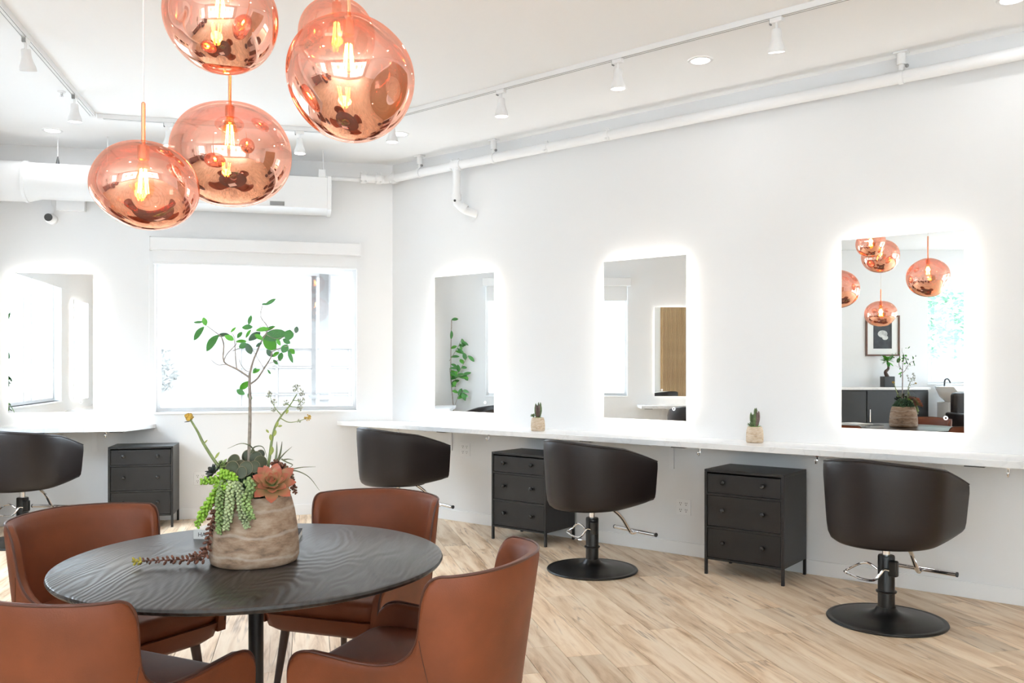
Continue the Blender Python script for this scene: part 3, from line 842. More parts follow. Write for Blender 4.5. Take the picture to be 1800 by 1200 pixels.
def salon_chair():
    """local frame: faces +Y, pillar at the origin"""
    t = thing('styling_chair', 'x', 'chair', group='black styling chairs')
    AW, ARM = 0.315, 0.30                     # half width, straight arm length
    # columns around the U, from right arm tip (u=0) over the back to left arm tip
    half = [('arm', k / 6) for k in range(6)] + [('arc', k / 12) for k in range(13)]
    path = []
    for kind, q in half:
        if kind == 'arm': path.append((AW, ARM * (1 - q), 1 - q))
        else:
            a = q * PI / 2
            path.append((AW * math.cos(a), -0.335 * math.sin(a), -q))
    full = path + [(-x, y, w) for x, y, w in reversed(path[:-1])]
    def top(w): return 0.892 - 0.150 * ((1 + w) / 2) ** 1.45
    def bot(w): return 0.425 + 0.042 * ((1 + w) / 2) ** 2.2
    rr = [0.0, 0.035, 0.10, 0.22, 0.40, 0.60, 0.80, 0.93, 0.975, 1.0]
    def outer(c, r):
        x, y, w = full[c]
        q = rr[r]
        k = 0.93 + 0.07 * min(1, q * 1.25)
        if r == 0: k -= 0.11
        elif r == 1: k -= 0.045
        elif r == 2: k -= 0.012
        if r == len(rr) - 1: k -= 0.035
        elif r == len(rr) - 2: k -= 0.010
        z = bot(w) + (top(w) - bot(w)) * q
        yy = y * k if y < 0 else y - (0.02 if r in (0, len(rr) - 1) else 0) * (1 if c in (0, len(full) - 1) else 0)
        return (x * k, yy, z)
    def inner(c, r):
        x, y, w = full[c]
        q = rr[r]
        k = 0.93 + 0.07 * min(1, q * 1.25)
        k *= 0.80
        if r == len(rr) - 1: k += 0.035
        elif r == len(rr) - 2: k += 0.010
        z = bot(w) + (top(w) - bot(w)) * q
        return (x * k, y * k if y < 0 else y, z - (0.004 if r == len(rr) - 1 else 0))
    shell_surface(MB(), len(full), len(rr), outer, inner).build('backrest_shell', 'vinyl', t, sharp=60)
    # piping round the top outer edge
    MB().tube([Vector(outer(c, len(rr) - 2)) for c in range(len(full))], 0.0045, 6).build('piping', 'vinyl', t)
    # seat cushion and pan
    MB().box(-0.205, 0.205, -0.20, 0.285, 0.445, 0.545, 0.03).build('seat_cushion', 'vinyl', t, sharp=60)
    pan = [(0.10 * math.cos(a), 0.10 * math.sin(a)) for a in [2 * PI * k / 24 for k in range(24)]]
    MB().prism([(0.205 * math.cos(a) , 0.01 + 0.215 * math.sin(a)) for a in [2 * PI * k / 28 for k in range(28)]], 0.420, 0.448).build('seat_pan', 'dark_paint', t)
    MB().box(-0.045, 0.045, -0.045, 0.045, 0.402, 0.42, 0.004).build('swivel_plate', 'dark_paint', t, smooth=False)
    # column
    MB().lathe([(0.020, 0.335), (0.020, 0.403)], 16).build('piston', 'chrome', t)
    c = MB().lathe([(0.043, 0.03), (0.043, 0.345), (0.040, 0.352), (0.0, 0.352)], 24).build('column', 'black_gloss', t)
    MB().lathe([(0.043, 0.150), (0.052, 0.153), (0.053, 0.160), (0.043, 0.163)], 24, cap=False).build('collar', 'black_gloss', c)
    MB().lathe([(0.043, 0.030), (0.050, 0.031), (0.049, 0.048), (0.043, 0.050)], 24, cap=False).build('collar', 'black_gloss', c)
    sc = MB().ball((0, 0, 0), 0.0035, nu=6, nv=4).mesh('screw', 'chrome')
    for k in range(6):
        a = k * PI / 3 + 0.3
        put('screw', sc, c, (0.049 * math.cos(a), 0.049 * math.sin(a), 0.041))
    # round base
    MB().lathe([(0.0, 0.0), (0.302, 0.0), (0.306, 0.006), (0.302, 0.013), (0.290, 0.015), (0.283, 0.012), (0.276, 0.014), (0.22, 0.021), (0.15, 0.028), (0.09, 0.038), (0.06, 0.055), (0.048, 0.075)], 56).build('base_plate', 'black_gloss', t, sharp=50)
    # pump lever: bent chrome loop on the left
    lp = smooth_path([(-0.035, -0.03, 0.275), (-0.08, -0.035, 0.300), (-0.13, -0.03, 0.290), (-0.205, 0.0, 0.245), (-0.215, -0.025, 0.235), (-0.20, -0.05, 0.232), (-0.10, -0.085, 0.222), (-0.03, -0.085, 0.225), (0.0, -0.07, 0.262), (0.015, -0.055, 0.285), (0.05, -0.035, 0.275)], 5)
    MB().tube(lp, 0.0065, 8).build('pump_lever', 'chrome', t)
    MB().box(0.03, 0.075, -0.05, -0.015, 0.25, 0.335, 0.008).build('pump_housing', 'black_gloss', t, smooth=False)
    # footrest
    MB().tube(smooth_path([(0.03, 0.12, 0.425), (0.03, 0.24, 0.34), (0.03, 0.32, 0.24), (0.03, 0.35, 0.212), (0.03, 0.385, 0.212)], 4), 0.0125, 10).build('footrest_arm', 'chrome', t)
    fb = MB().tube([(-0.17, 0.385, 0.222), (0.22, 0.385, 0.222)], 0.0135, 12).build('footrest_bar', 'chrome', t)
    for x in (-0.172, 0.222):
        MB().tube([(x - 0.004, 0.385, 0.222), (x + 0.004, 0.385, 0.222)], 0.0145, 12).build('bar_cap', 'slot_grey', fb)
    return t
proto = salon_chair()
spots = [(wp('R', 4.647, 0.783), 43, 'black barrel styling chair nearest the viewer, at the right mirror'),
         (wp('R', 2.775, 0.80), 38, 'black barrel styling chair in the middle of the right wall, beside a drawer unit'),
         (wp('R', 0.905, 0.80), 38, 'black barrel styling chair farthest along the right wall, behind a tan chair'),
         (wp('B', -2.94, 0.80), 86, 'black barrel styling chair at the left edge before the back wall mirror'),
         (wp('L', -3.45, 0.85), 200, 'black barrel styling chair at the left wall seen only in the middle mirror')]
for i, (p, a, lab) in enumerate(spots):
    o = proto if i == 0 else copy_tree(proto)
    o.location = (p.x, p.y, 0); o.rotation_euler = (0, 0, math.radians(a - 90))
    o['label'] = lab

# ------------------------------------------------------------------ dining chairs
def dining_chair():
    """local frame: faces +Y, wing line at y=0, back bulges to -Y"""
    t = thing('dining_chair', 'x', 'chair', group='tan leather chairs round the table')
    HW, BD = 0.305, 0.215
    prof = [(0.447, 0.40), (0.447, 0.45), (0.443, 0.49), (0.432, 0.518), (0.41, 0.537), (0.37, 0.546), (0.30, 0.540), (0.22, 0.532), (0.15, 0.532), (0.10, 0.542), (0.065, 0.560),
            (0.04, 0.585), (0.025, 0.615), (0.017, 0.65), (0.012, 0.69), (0.005, 0.73), (-0.008, 0.762), (-0.03, 0.785), (-0.06, 0.796)]
    half = [(HW, d, z) for d, z in prof if d >= 0]
    seg = []
    for d, z in prof:
        if d < 0: seg.append((-d, z))
    N_ = 12
    arc = []
    for d, z in seg:
        a = d / (PI / 2 * 0.26)
        arc.append((a * PI / 2, z))
    a0 = arc[-1][0]
    for k in range(1, N_ + 1):
        a = a0 + (PI / 2 - a0) * k / N_
        arc.append((a, 0.796 + 0.012 * k / N_))
    half += [(HW * math.cos(a), -BD * math.sin(a), z) for a, z in arc]
    full = half + [(-x, y, z) for x, y, z in reversed(half[:-1])]
    rr = [0.0, 0.12, 0.3, 0.5, 0.7, 0.86, 0.95, 1.0]
    Z0 = 0.365
    def plan(x, y, z, off):
        q = (z - Z0) / (0.80 - Z0)
        kx = 0.87 + 0.13 * q
        ky = 0.70 + 0.30 * q
        hx = HW * kx
        px = x * kx
        py = y * ky if y < 0 else y
        n = Vector((x / HW ** 2 if True else 0, (y / BD ** 2 if y < 0 else 0), 0))
        n = n.normalized() if n.length > 1e-6 else Vector((0, -1, 0))
        return px - n.x * off, py - n.y * off
    def outer(c, r):
        x, y, z = full[c]
        zz = Z0 + (z - Z0) * rr[r]
        off = 0.006 if r == len(rr) - 1 else 0.0
        a, b = plan(x, y, zz, off)
        return (a, b, zz)
    def inner(c, r):
        x, y, z = full[c]
        zz = Z0 + (z - Z0) * rr[r]
        off = 0.036 if r < len(rr) - 1 else 0.028
        a, b = plan(x, y, zz, off)
        return (a, b, zz)
    shell_surface(MB(), len(full), len(rr), outer, inner).build('backrest_shell', 'leather', t, sharp=70)
    rim = [Vector(outer(c, len(rr) - 1)) + Vector((0, 0, 0.001)) for c in range(len(full))]
    MB().tube(smooth_path(rim, 3), 0.0042, 7).build('piping', 'leather_edge', t)
    # seat: cushion and tapered underside
    sp = []
    for k in range(25):
        a = PI + PI * k / 24
        sp.append((0.245 * math.cos(a), 0.0 + 0.150 * math.sin(a)))
    sp += [(0.252, 0.2), (0.250, 0.40), (0.235, 0.432), (0.20, 0.445), (-0.20, 0.445), (-0.235, 0.432), (-0.250, 0.40), (-0.252, 0.2)]
    m = MB(); k0 = len(sp); lv = [(0.40, 0.96), (0.425, 1.0), (0.455, 1.0), (0.47, 0.97), (0.476, 0.90)]
    v = []
    for z, k in lv: v += [(x * k, 0.15 + (y - 0.15) * k, z) for x, y in sp]
    f = [tuple(reversed(range(k0))), tuple(range((len(lv) - 1) * k0, len(lv) * k0))]
    for q in range(len(lv) - 1):
        for i in range(k0):
            j = (i + 1) % k0
            f.append((q * k0 + i, q * k0 + j, (q + 1) * k0 + j, (q + 1) * k0 + i))
    m.add(v, f).build('seat_cushion', 'leather', t, sharp=60)
    m = MB(); v = []
    lv = [(0.325, 0.88), (0.345, 0.97), (0.40, 1.03)]
    for z, k in lv: v += [(x * k, 0.15 + (y - 0.15) * k, z) for x, y in sp]
    f = [tuple(reversed(range(k0))), tuple(range((len(lv) - 1) * k0, len(lv) * k0))]
    for q in range(len(lv) - 1):
        for i in range(k0):
            j = (i + 1) % k0
            f.append((q * k0 + i, q * k0 + j, (q + 1) * k0 + j, (q + 1) * k0 + i))
    m.add(v, f).build('seat_base', 'leather', t, sharp=60)
    # side seams on the outside of the shell
    for sx in (-1, 1):
        pts = []
        for q in range(9):
            u = q / 8
            yy = 0.015 - 0.03 * u - 0.05 * u * u
            zz = 0.62 - (0.62 - Z0) * u
            if yy >= 0: x, y = HW, yy
            else:
                ang = math.asin(min(1, -yy / BD)); x, y = HW * math.cos(ang), yy
            a, b = plan(sx * x, y, zz, -0.0006)
            pts.append((a, b, zz))
        MB().tube(pts, 0.0012, 5).build('seam', 'leather_edge', t)
    for x, y in ((0.19, 0.36), (-0.19, 0.36), (0.17, -0.06), (-0.17, -0.06)):
        dx, dy = 0.04 * math.copysign(1, x), (0.03 if y > 0 else -0.06)
        MB().tube([(x, y, 0.335), (x + dx, y + dy, 0.012)], [0.019, 0.011], 12).build('leg', 'chair_leg_wood', t)
        MB().tube([(x + dx, y + dy, 0.012), (x + dx * 1.03, y + dy * 1.03, 0.0)], 0.0115, 12).build('foot_cap', 'brass', t)
    return t
dproto = dining_chair()
TABLE = Vector((-0.84, 2.80, 0))
dspots = [((-0.140, 2.580), 160, 'tan leather chair at the near right of the round table, seen from behind'),
          ((-1.190, 2.220), 65, 'tan leather chair cut by the lower left corner, nearest the viewer'),
          ((-1.610, 3.260), -32, 'tan leather chair at the far left of the round table, before a drawer unit'),
          ((-0.605, 3.690), 251, 'tan leather chair behind the round table, right of the planter')]
for i, ((x, y), a, lab) in enumerate(dspots):
    o = dproto if i == 0 else copy_tree(dproto)
    o.location = (x, y, 0); o.rotation_euler = (0, 0, math.radians(a - 90))
    o['label'] = lab

# ------------------------------------------------------------------ round table
t = thing('round_table', 'round black oak table with a single slim column', 'table', TABLE)
MB().lathe([(0.0, 0.712), (0.55, 0.712), (0.592, 0.716), (0.606, 0.722), (0.611, 0.730), (0.608, 0.737), (0.600, 0.740), (0.0, 0.740)], 96).build('table_top', 'black_oak', t, sharp=40)
MB().lathe([(0.0, 0.690), (0.12, 0.690), (0.12, 0.712), (0.0, 0.712)], 32).build('mounting_plate', 'dark_paint', t)
MB().lathe([(0.024, 0.02), (0.024, 0.69)], 24).build('column', 'dark_paint', t)
MB().lathe([(0.0, 0.0), (0.27, 0.0), (0.275, 0.006), (0.27, 0.012), (0.06, 0.018), (0.03, 0.03), (0.024, 0.05)], 48).build('base_plate', 'dark_paint', t)

# small white book behind the pot
t = thing('book', 'small white book lying behind the planter on the table', 'book', (-1.02, 3.08, 0.740), math.radians(-6))
MB().box(-0.135, 0.135, 0.0, 0.20, 0.0, 0.003).build('back_cover', 'ink', t, smooth=False)
MB().box(-0.132, 0.132, 0.004, 0.197, 0.003, 0.030).build('pages', 'paper', t, smooth=False)
MB().box(-0.135, 0.135, 0.0, 0.20, 0.030, 0.033).box(-0.135, 0.135, -0.002, 0.002, 0.0, 0.033).build('jacket', 'paper', t, smooth=False)
cu = bpy.data.curves.new('spine_title', 'FONT'); cu.body = 'HAPPY'; cu.size = 0.0215; cu.align_x = 'LEFT'; cu.extrude = 0.0002
tmp = bpy.data.objects.new('spine_title', cu); COL.objects.link(tmp)
bpy.context.view_layer.update()
me = bpy.data.meshes.new_from_object(tmp.evaluated_get(bpy.context.evaluated_depsgraph_get()))
bpy.data.objects.remove(tmp); bpy.data.curves.remove(cu)
me.materials.clear(); me.materials.append(MATS['ink'])
put('spine_title', me, t, (-0.118, -0.0023, 0.009), (PI / 2, 0, 0))
t = thing('magazine', 'thin dark magazine half hidden behind the planter', 'magazine', (-0.815, 3.02, 0.740), math.radians(8))
MB().box(-0.055, 0.055, 0, 0.15, 0, 0.020).build('pages', 'paper', t, smooth=False)
MB().box(-0.056, 0.056, -0.001, 0.151, 0.020, 0.023).build('cover', 'ink', t, smooth=False)

# ------------------------------------------------------------------ plants
def leaf_mesh(name, mat, L, W, cup=0.18, bend=0.12, thick=0.0, n=6):
    """leaf along +X from the origin, face up +Z; pointed oval"""
    v, f = [], []
    for i in range(n + 1):
        q = i / n
        w = W / 2 * (math.sin(PI * min(1, q * 0.92 + 0.04)) ** 0.8) * (1 if q < 1 else 0.08)
        zc = -bend * L * q * q
        for sgn, zz in ((-1, cup * w), (0, 0), (1, cup * w)):
            v.append((q * L, sgn * w, zc + zz))
    for i in range(n):
        for k in range(2):
            a = i * 3 + k
            f.append((a, a + 3, a + 4, a + 1))
    if thick > 0:
        o = len(v)
        v2 = []
        for i in range(n + 1):
            q = i / n
            th = thick * math.sin(PI * (0.08 + 0.9 * q))
            for k in range(3):
                x, y, z = v[i * 3 + k]
                v2.append((x, y * 0.96, z - (th if k == 1 else th * 0.35)))
        v += v2
        for i in range(n):
            for k in range(2):
                a = o + i * 3 + k
                f.append((a, a + 1, a + 4, a + 3))
            f.append((i * 3, o + i * 3, o + i * 3 + 3, i * 3 + 3)); f.append((i * 3 + 2, i * 3 + 5, o + i * 3 + 5, o + i * 3 + 2))
        f.append((0, 1, o + 1, o)); f.append((1, 2, o + 2, o + 1)); f.append((n * 3, o + n * 3, o + n * 3 + 1, n * 3 + 1)); f.append((n * 3 + 1, o + n * 3 + 1, o + n * 3 + 2, n * 3 + 2))
    return MB().add(v, f).mesh(name, mat, True, 60)

def orient(direction, normal):
    x = Vector(direction).normalized()
    z = Vector(normal); z = (z - x * z.dot(x))
    z = z.normalized() if z.length > 1e-6 else x.orthogonal().normalized()
    y = z.cross(x)
    return Matrix((x, y, z)).transposed().to_euler()

LEAFCACHE = {}
def leaf(parent, mat, base, direction, normal, L, W, name='leaf', **kw):
    key = (mat, round(W / L, 1), tuple(sorted(kw.items())), name)
    if key not in LEAFCACHE:
        LEAFCACHE[key] = leaf_mesh(name, mat, 1.0, round(W / L, 1) or 0.1, **kw)
    o = put(name, LEAFCACHE[key], parent, base, orient(direction, normal))
    o.scale = (L, L, L)
    return o

def beads(m, path, r, L, n, rnd, spread=1.0):
    """plump little leaves spiralling round a path"""
    P = [Vector(p) for p in path]
    seg = [(P[i + 1] - P[i]).length for i in range(len(P) - 1)]
    tot = sum(seg)
    for k in range(n):
        d = tot * (k + 0.5) / n
        i = 0
        while i < len(seg) - 1 and d > seg[i]: d -= seg[i]; i += 1
        p = P[i].lerp(P[i + 1], min(1, d / max(seg[i], 1e-6)))
        tdir = (P[i + 1] - P[i]).normalized()
        o1 = tdir.orthogonal().normalized(); o2 = tdir.cross(o1)
        a = k * 2.4 + rnd.random() * 0.5
        out = (o1 * math.cos(a) + o2 * math.sin(a))
        ax = (out + tdir * 0.55).normalized()
        rot = ax.to_track_quat('Z', 'Y').to_matrix()
        taper = 1.0 if k < n * 0.8 else 0.75
        c = p + out * (L * 0.75 * spread * taper)
        m.ball(c, r * taper, r * taper, L * 0.62 * taper, 6, 4, rot)

# planter: units below are metres, x right, y away from the viewer, z up, origin under the pot
PLANTER = thing('planter', 'weathered clay pot of mixed succulents with a small leafy tree on the table', 'planter', (-0.828, 2.745, 0.740))
U = 1 / 545.0
def sp(px, py, y=0.0):            # surveyed bearing and depth of a point of the arrangement -> local metres
    d = 2.745 + y
    return Vector(((px - 900) / 1500 * d + 0.828, y, (646 - py) / 1500 * d + 0.62))
MB().lathe([(0.0, 0.0), (0.128, 0.0), (0.134, 0.003), (0.1395, 0.02), (0.1385, 0.06), (0.134, 0.11), (0.126, 0.16), (0.116, 0.20), (0.110, 0.214), (0.104, 0.214), (0.100, 0.20), (0.0, 0.19)], 64).build('pot', 'clay_weathered', PLANTER, sharp=50)
MB().lathe([(0.0, 0.212), (0.05, 0.209), (0.085, 0.204), (0.104, 0.200), (0.104, 0.196), (0.0, 0.19)], 32).build('soil_surface', 'soil', PLANTER)
rnd = random.Random(77)
m = MB()
for k in range(620):
    a = rnd.random() * 2 * PI; q = math.sqrt(rnd.random())
    x, y = 0.112 * q * math.cos(a), 0.105 * q * math.sin(a)
    zt = 0.205 + 0.088 * (1 - q ** 3) * rnd.random() ** 0.5
    rot = Vector((x * 6 + rnd.gauss(0, .35), y * 6 + rnd.gauss(0, .35), 0.8)).normalized().to_track_quat('Z', 'Y').to_matrix()
    m.ball((x, y, zt), 0.0055, 0.0040, 0.0125, 6, 4, rot)
tag(m.build('low_sedum', 'leaf_dark', PLANTER, sharp=80), kind='stuff')

# the little tree
z6 = lambda x, y: (320 + x / 6.665, 520 + y / 6.665)
rnd = random.Random(3)
tree = MB()
def branch(pts, r0, r1, y0=0.0, y1=0.0):
    n = len(pts)
    P = [sp(*z6(*p), y=y0 + (y1 - y0) * i / max(1, n - 1)) for i, p in enumerate(pts)]
    P = smooth_path(P, 3)
    tree.tube(P, [r0 + (r1 - r0) * i / (len(P) - 1) for i in range(len(P))], 7)
branch([(780, 2250), (785, 1900), (795, 1500), (797, 1200), (790, 1030), (795, 900)], 0.0062, 0.0042)
branch([(795, 910), (830, 770), (880, 650), (930, 530), (985, 440), (1000, 355), (920, 240), (945, 100)], 0.0036, 0.0009, 0, 0.03)
branch([(792, 955), (640, 855), (490, 770), (490, 580), (460, 480), (420, 445), (290, 350)], 0.0032, 0.0010, 0, -0.05)
branch([(490, 770), (520, 690), (620, 580), (645, 540)], 0.0016, 0.0009, -0.02, 0.02)
branch([(640, 850), (625, 700), (615, 500), (580, 430)], 0.0018, 0.0008, -0.01, 0.03)
branch([(510, 800), (415, 805), (330, 740)], 0.0014, 0.0006, -0.02, -0.06)
branch([(792, 1035), (880, 970), (960, 850), (1040, 720), (1060, 650), (1180, 600), (1260, 580)], 0.0032, 0.0008, 0, -0.04)
branch([(960, 850), (880, 720), (810, 600)], 0.0011, 0.0006, -0.02, 0.03)
branch([(800, 890), (740, 870), (690, 800), (670, 740)], 0.0013, 0.0006, 0, 0.05)
branch([(1010, 790), (1080, 770), (1180, 735)], 0.0012, 0.0006, -0.025, -0.05)
branch([(985, 450), (1090, 500), (1230, 470), (1330, 430)], 0.0012, 0.0006, 0.02, 0.05)
branch([(870, 380), (970, 330)], 0.0008, 0.0006, 0.02, 0.02)
branch([(590, 645), (700, 600), (760, 560)], 0.0012, 0.0006, 0.0, 0.02)
TREE = tree.build('tree_stem', 'bark_pale', PLANTER)
leaves = [(190, 440, 170, 45, 75), (350, 550, 180, 50, 105), (265, 300, 80, -70, 50), (190, 307, 80, 5, 24), (480, 455, 110, 10, 40), (555, 490, 90, -25, 55),
          (765, 365, 100, 5, 50), (795, 280, 95, 80, 36), (775, 440, 90, 60, 32), (675, 455, 70, 60, 40), (850, 470, 130, 40, 66), (945, 390, 120, 10, 50),
          (1030, 380, 105, 30, 45), (1085, 460, 220, 15, 115), (1030, 560, 150, -40, 120), (1250, 455, 100, 80, 90), (1340, 395, 60, 80, 40), (1130, 540, 75, -60, 35),
          (1225, 530, 80, -30, 50), (1205, 615, 85, 60, 64), (1290, 650, 65, -40, 48), (1270, 710, 125, -70, 30), (1025, 670, 85, -50, 48), (1095, 685, 85, 30, 52),
          (1155, 710, 85, 85, 48), (1095, 775, 60, -45, 30), (695, 530, 95, 5, 38), (715, 580, 85, 20, 62), (785, 620, 105, -70, 62), (730, 1050, 145, 35, 60),
          (685, 1125, 85, -30, 52), (795, 1180, 65, -60, 46), (870, 880, 75, 30, 34), (1020, 890, 50, -60, 22), (900, 570, 65, 35, 34), (600, 395, 65, 50, 28),
          (1035, 70, 115, 30, 38), (965, 95, 50, 0, 20), (900, 480, 90, -30, 40), (850, 865, 50, 60, 24)]
for i, (x, y, L, a, W) in enumerate(leaves):
    ar = math.radians(a)
    d = Vector((math.cos(ar), rnd.uniform(-0.35, 0.35), math.sin(ar)))
    if i in (0, 1, 29, 30): d = -d
    c = sp(*z6(x, y), y=rnd.uniform(-0.04, 0.04))
    Lm = L / 6.665 * U * 1.28
    leaf(TREE, ('leaf_green', 'leaf_bright', 'leaf_dark')[(0, 0, 1, 0, 2, 1)[i % 6]], c - d.normalized() * Lm / 2, d,
         Vector((rnd.uniform(-0.4, 0.4), -1, rnd.uniform(-0.2, 0.8))), Lm, max(W / 6.665 * U * 1.3, Lm * 0.35), cup=0.2, bend=0.1)

# coral rosette
z1 = lambda x, y: (280 + x / 6.0, 740 + y / 6.0)
def rosette(name, centre, axis, R, mat, rings, lw, spread0=15, spread1=82, seed=1, petal='petal', core='stalk_green'):
    rnd = random.Random(seed)
    A = Vector(axis).normalized(); o1 = A.orthogonal().normalized(); o2 = A.cross(o1)
    core_o = MB().ball(centre, R * 0.14, nu=10, nv=6).build(name, core, PLANTER)
    key = (name, 'p')
    me = leaf_mesh(petal, mat, 0.08, 0.08 * lw, cup=0.28, bend=-0.10, thick=0.007, n=6)
    tot = len(rings)
    k = 0
    for j, n in enumerate(rings):
        q = j / (tot - 1)
        L = R * (0.38 + 0.62 * q)
        for i in range(n):
            tilt = math.radians(spread0 + (spread1 - spread0) * q + rnd.uniform(-7, 7))
            a = 2 * PI * i / n + j * 0.55 + rnd.uniform(-0.12, 0.12)
            rad = o1 * math.cos(a) + o2 * math.sin(a)
            d = A * math.cos(tilt) + rad * math.sin(tilt)
            nrm = A * math.sin(tilt) - rad * math.cos(tilt)
            o = put(petal, me, core_o, Vector(centre) + rad * R * 0.05 - A * R * 0.12 * q, orient(d, nrm))
            s = L / 0.08 * rnd.uniform(0.9, 1.08)
            o.scale = (s, s, s)
    return core_o
rosette('coral_echeveria', sp(*z1(1190, 655), y=-0.095), (0.16, -0.66, 0.62), 0.076, 'coral_petal', [3, 5, 6, 7, 8], 0.54, 6, 84, seed=4)
rosette('dark_rosette', sp(*z1(570, 530), y=-0.03), (-0.55, -0.3, 0.7), 0.040, 'slate_leaf', [5, 7, 9], 0.5, seed=6)
rosette('pale_rosette', sp(*z1(660, 460), y=-0.02), (-0.2, -0.4, 0.8), 0.026, 'burro_green', [4, 6, 7], 0.55, seed=8)
# paddle leaved succulent: round dark leaves with a pale rim
pc = MB().tube([(-0.02, 0.0, 0.20), (0.0, 0.0, 0.262)], 0.010, 8).build('paddle_succulent', 'stalk_green', PLANTER)
m = MB().ball((0, 0, 0), 1.0, 0.13, 1.12, 18, 8)
nf = len(m.f)
m.tube([Vector((math.cos(2 * PI * k / 30) * 0.985, -0.02, math.sin(2 * PI * k / 30) * 1.105)) for k in range(31)], 0.055, 5, cap=False)
pd = m.mesh('paddle_leaf', 'paddle_leaf', True, 60)
pd.materials.append(MATS['paddle_rim'])
pd.polygons.foreach_set('material_index', [0 if k < nf else 1 for k in range(len(pd.polygons))])
for (x, y, r, rx, ry, yo) in [(785, 425, 72, 0.5, -0.35, -0.03), (935, 370, 62, 0.2, 0.25, 0.01), (1015, 385, 62, 0.1, 0.45, 0.0), (768, 500, 72, 0.35, -0.1, -0.075),
                              (912, 500, 70, 0.3, 0.1, -0.085), (1070, 430, 66, 0.7, 0.7, -0.03), (850, 450, 52, 0.9, 0.0, -0.05), (1065, 350, 45, 0.1, 0.5, 0.03),
                              (975, 350, 46, 0.0, 0.0, 0.04), (870, 540, 55, 0.3, -0.2, -0.10), (1000, 480, 58, 0.5, 0.3, -0.07), (700, 470, 40, 0.6, -0.5, -0.02)]:
    o = put('paddle_leaf', pd, pc, sp(*z1(x, y), y=yo), (-rx, ry, 0.3 * ry))
    s = r / 6.0 * U; o.scale = (s, s, s)
# hanging strands
def strand(name, pts, y0, y1, mat, r=0.0042, L=0.0088, n=90, seed=0):
    rnd = random.Random(seed); r *= 1.3; L *= 1.35; n = int(n * 0.62)
    P = smooth_path([sp(*z1(*p), y=y0 + (y1 - y0) * i / (len(pts) - 1)) for i, p in enumerate(pts)], 5)
    m = MB().tube(P, 0.0022, 5)
    beads(m, P, r, L, n, rnd)
    tag(m.build(name, mat, PLANTER, sharp=80), kind='stuff')
strand('trailing_strand', [(640, 620), (610, 740), (490, 920), (390, 1110)], -0.07, -0.07, 'burro_lime', 0.0048, 0.010, 110, 1)
strand('trailing_strand', [(690, 640), (640, 800), (640, 1000), (622, 1190)], -0.10, -0.135, 'burro_green', n=110, seed=2)
strand('trailing_strand', [(770, 640), (745, 780), (740, 920), (700, 1150)], -0.115, -0.150, 'burro_pale', 0.0046, 0.0092, n=120, seed=3)
strand('trailing_strand', [(820, 640), (860, 800), (870, 950), (930, 1130)], -0.120, -0.152, 'burro_pale', n=120, seed=4)
strand('trailing_strand', [(920, 620), (975, 700), (910, 850), (985, 1035)], -0.118, -0.150, 'burro_green', 0.0046, 0.0092, n=105, seed=5)
strand('trailing_strand', [(700, 620), (560, 620), (430, 640)], -0.07, -0.06, 'burro_lime', n=60, seed=6)
strand('trailing_strand', [(640, 545), (720, 565), (810, 610)], -0.08, -0.115, 'burro_lime', 0.0046, 0.009, 60, 7)
strand('trailing_strand', [(620, 660), (700, 690), (790, 690)], -0.09, -0.12, 'burro_lime', 0.0042, 0.0085, 60, 8)
strand('trailing_strand', [(1370, 520), (1400, 640), (1440, 770)], -0.03, -0.04, 'sedum_red', 0.0035, 0.007, 40, 9)
strand('trailing_strand', [(1200, 430), (1260, 480), (1340, 480)], -0.02, -0.03, 'sedum_red', 0.0045, 0.009, 40, 10)
# red sedum falling to the table and creeping left
def trail(pts, mat, n, seed, r=0.0048, L=0.0105):
    rnd = random.Random(seed); L *= 1.35; n = int(n * 0.6)
    P = smooth_path(pts, 5)
    m = MB().tube(P, 0.002, 5)
    beads(m, P, r, L, n, rnd, 0.8)
    tag(m.build('creeping_sedum', mat, PLANTER, sharp=80), kind='stuff')
trail([(-0.095, -0.07, 0.19), (-0.108, -0.090, 0.14), (-0.118, -0.092, 0.07), (-0.132, -0.092, 0.026), (-0.20, -0.085, 0.022), (-0.27, -0.095, 0.022), (-0.325, -0.10, 0.021)], 'sedum_red', 110, 21)
trail([(-0.138, -0.06, 0.05), (-0.155, -0.05, 0.028), (-0.195, -0.04, 0.022)], 'sedum_red', 36, 22)
trail([(-0.320, -0.10, 0.021), (-0.336, -0.102, 0.021), (-0.348, -0.104, 0.021)], 'sedum_tip', 14, 23, 0.0042, 0.009)
# flower stalks
z4 = lambda x, y: (240 + x / 3.158, 640 + y / 3.158)
def stalk(pts, r0, r1, y=0.0):
    P = smooth_path([sp(*z4(*p), y=y) for p in pts], 4)
    return P, [r0 + (r1 - r0) * i / (len(P) - 1) for i in range(len(P))]
P, rs = stalk([(490, 600), (440, 545), (372, 440), (340, 375), (298, 305)], 0.0062, 0.0032, -0.03)
fs = MB().tube(P, rs, 8).build('flower_stalk', 'stalk_green', PLANTER)
rnd = random.Random(12)
m = MB()
for k in range(90):
    d = Vector((rnd.gauss(0, 1), rnd.gauss(0, 1), rnd.gauss(0.1, 0.7))).normalized()
    m.ball(sp(*z4(290, 292), y=-0.03) + d * 0.013 * rnd.random() ** 0.4, 0.0030, nu=6, nv=4)
m.build('blossom', 'blossom_yellow', fs)
leaf(fs, 'bud_green', sp(*z4(435, 525), y=-0.03), (0.5, 0, 0.8), (0, -1, 0.2), 0.026, 0.009)
leaf(fs, 'bud_green', sp(*z4(375, 440), y=-0.03), (0.6, 0, 0.7), (0, -1, 0.2), 0.016, 0.005)
leaf(fs, 'slate_leaf', sp(*z4(298, 318), y=-0.03), (-1, 0, 0.0), (0, -0.5, 0.8), 0.020, 0.006)
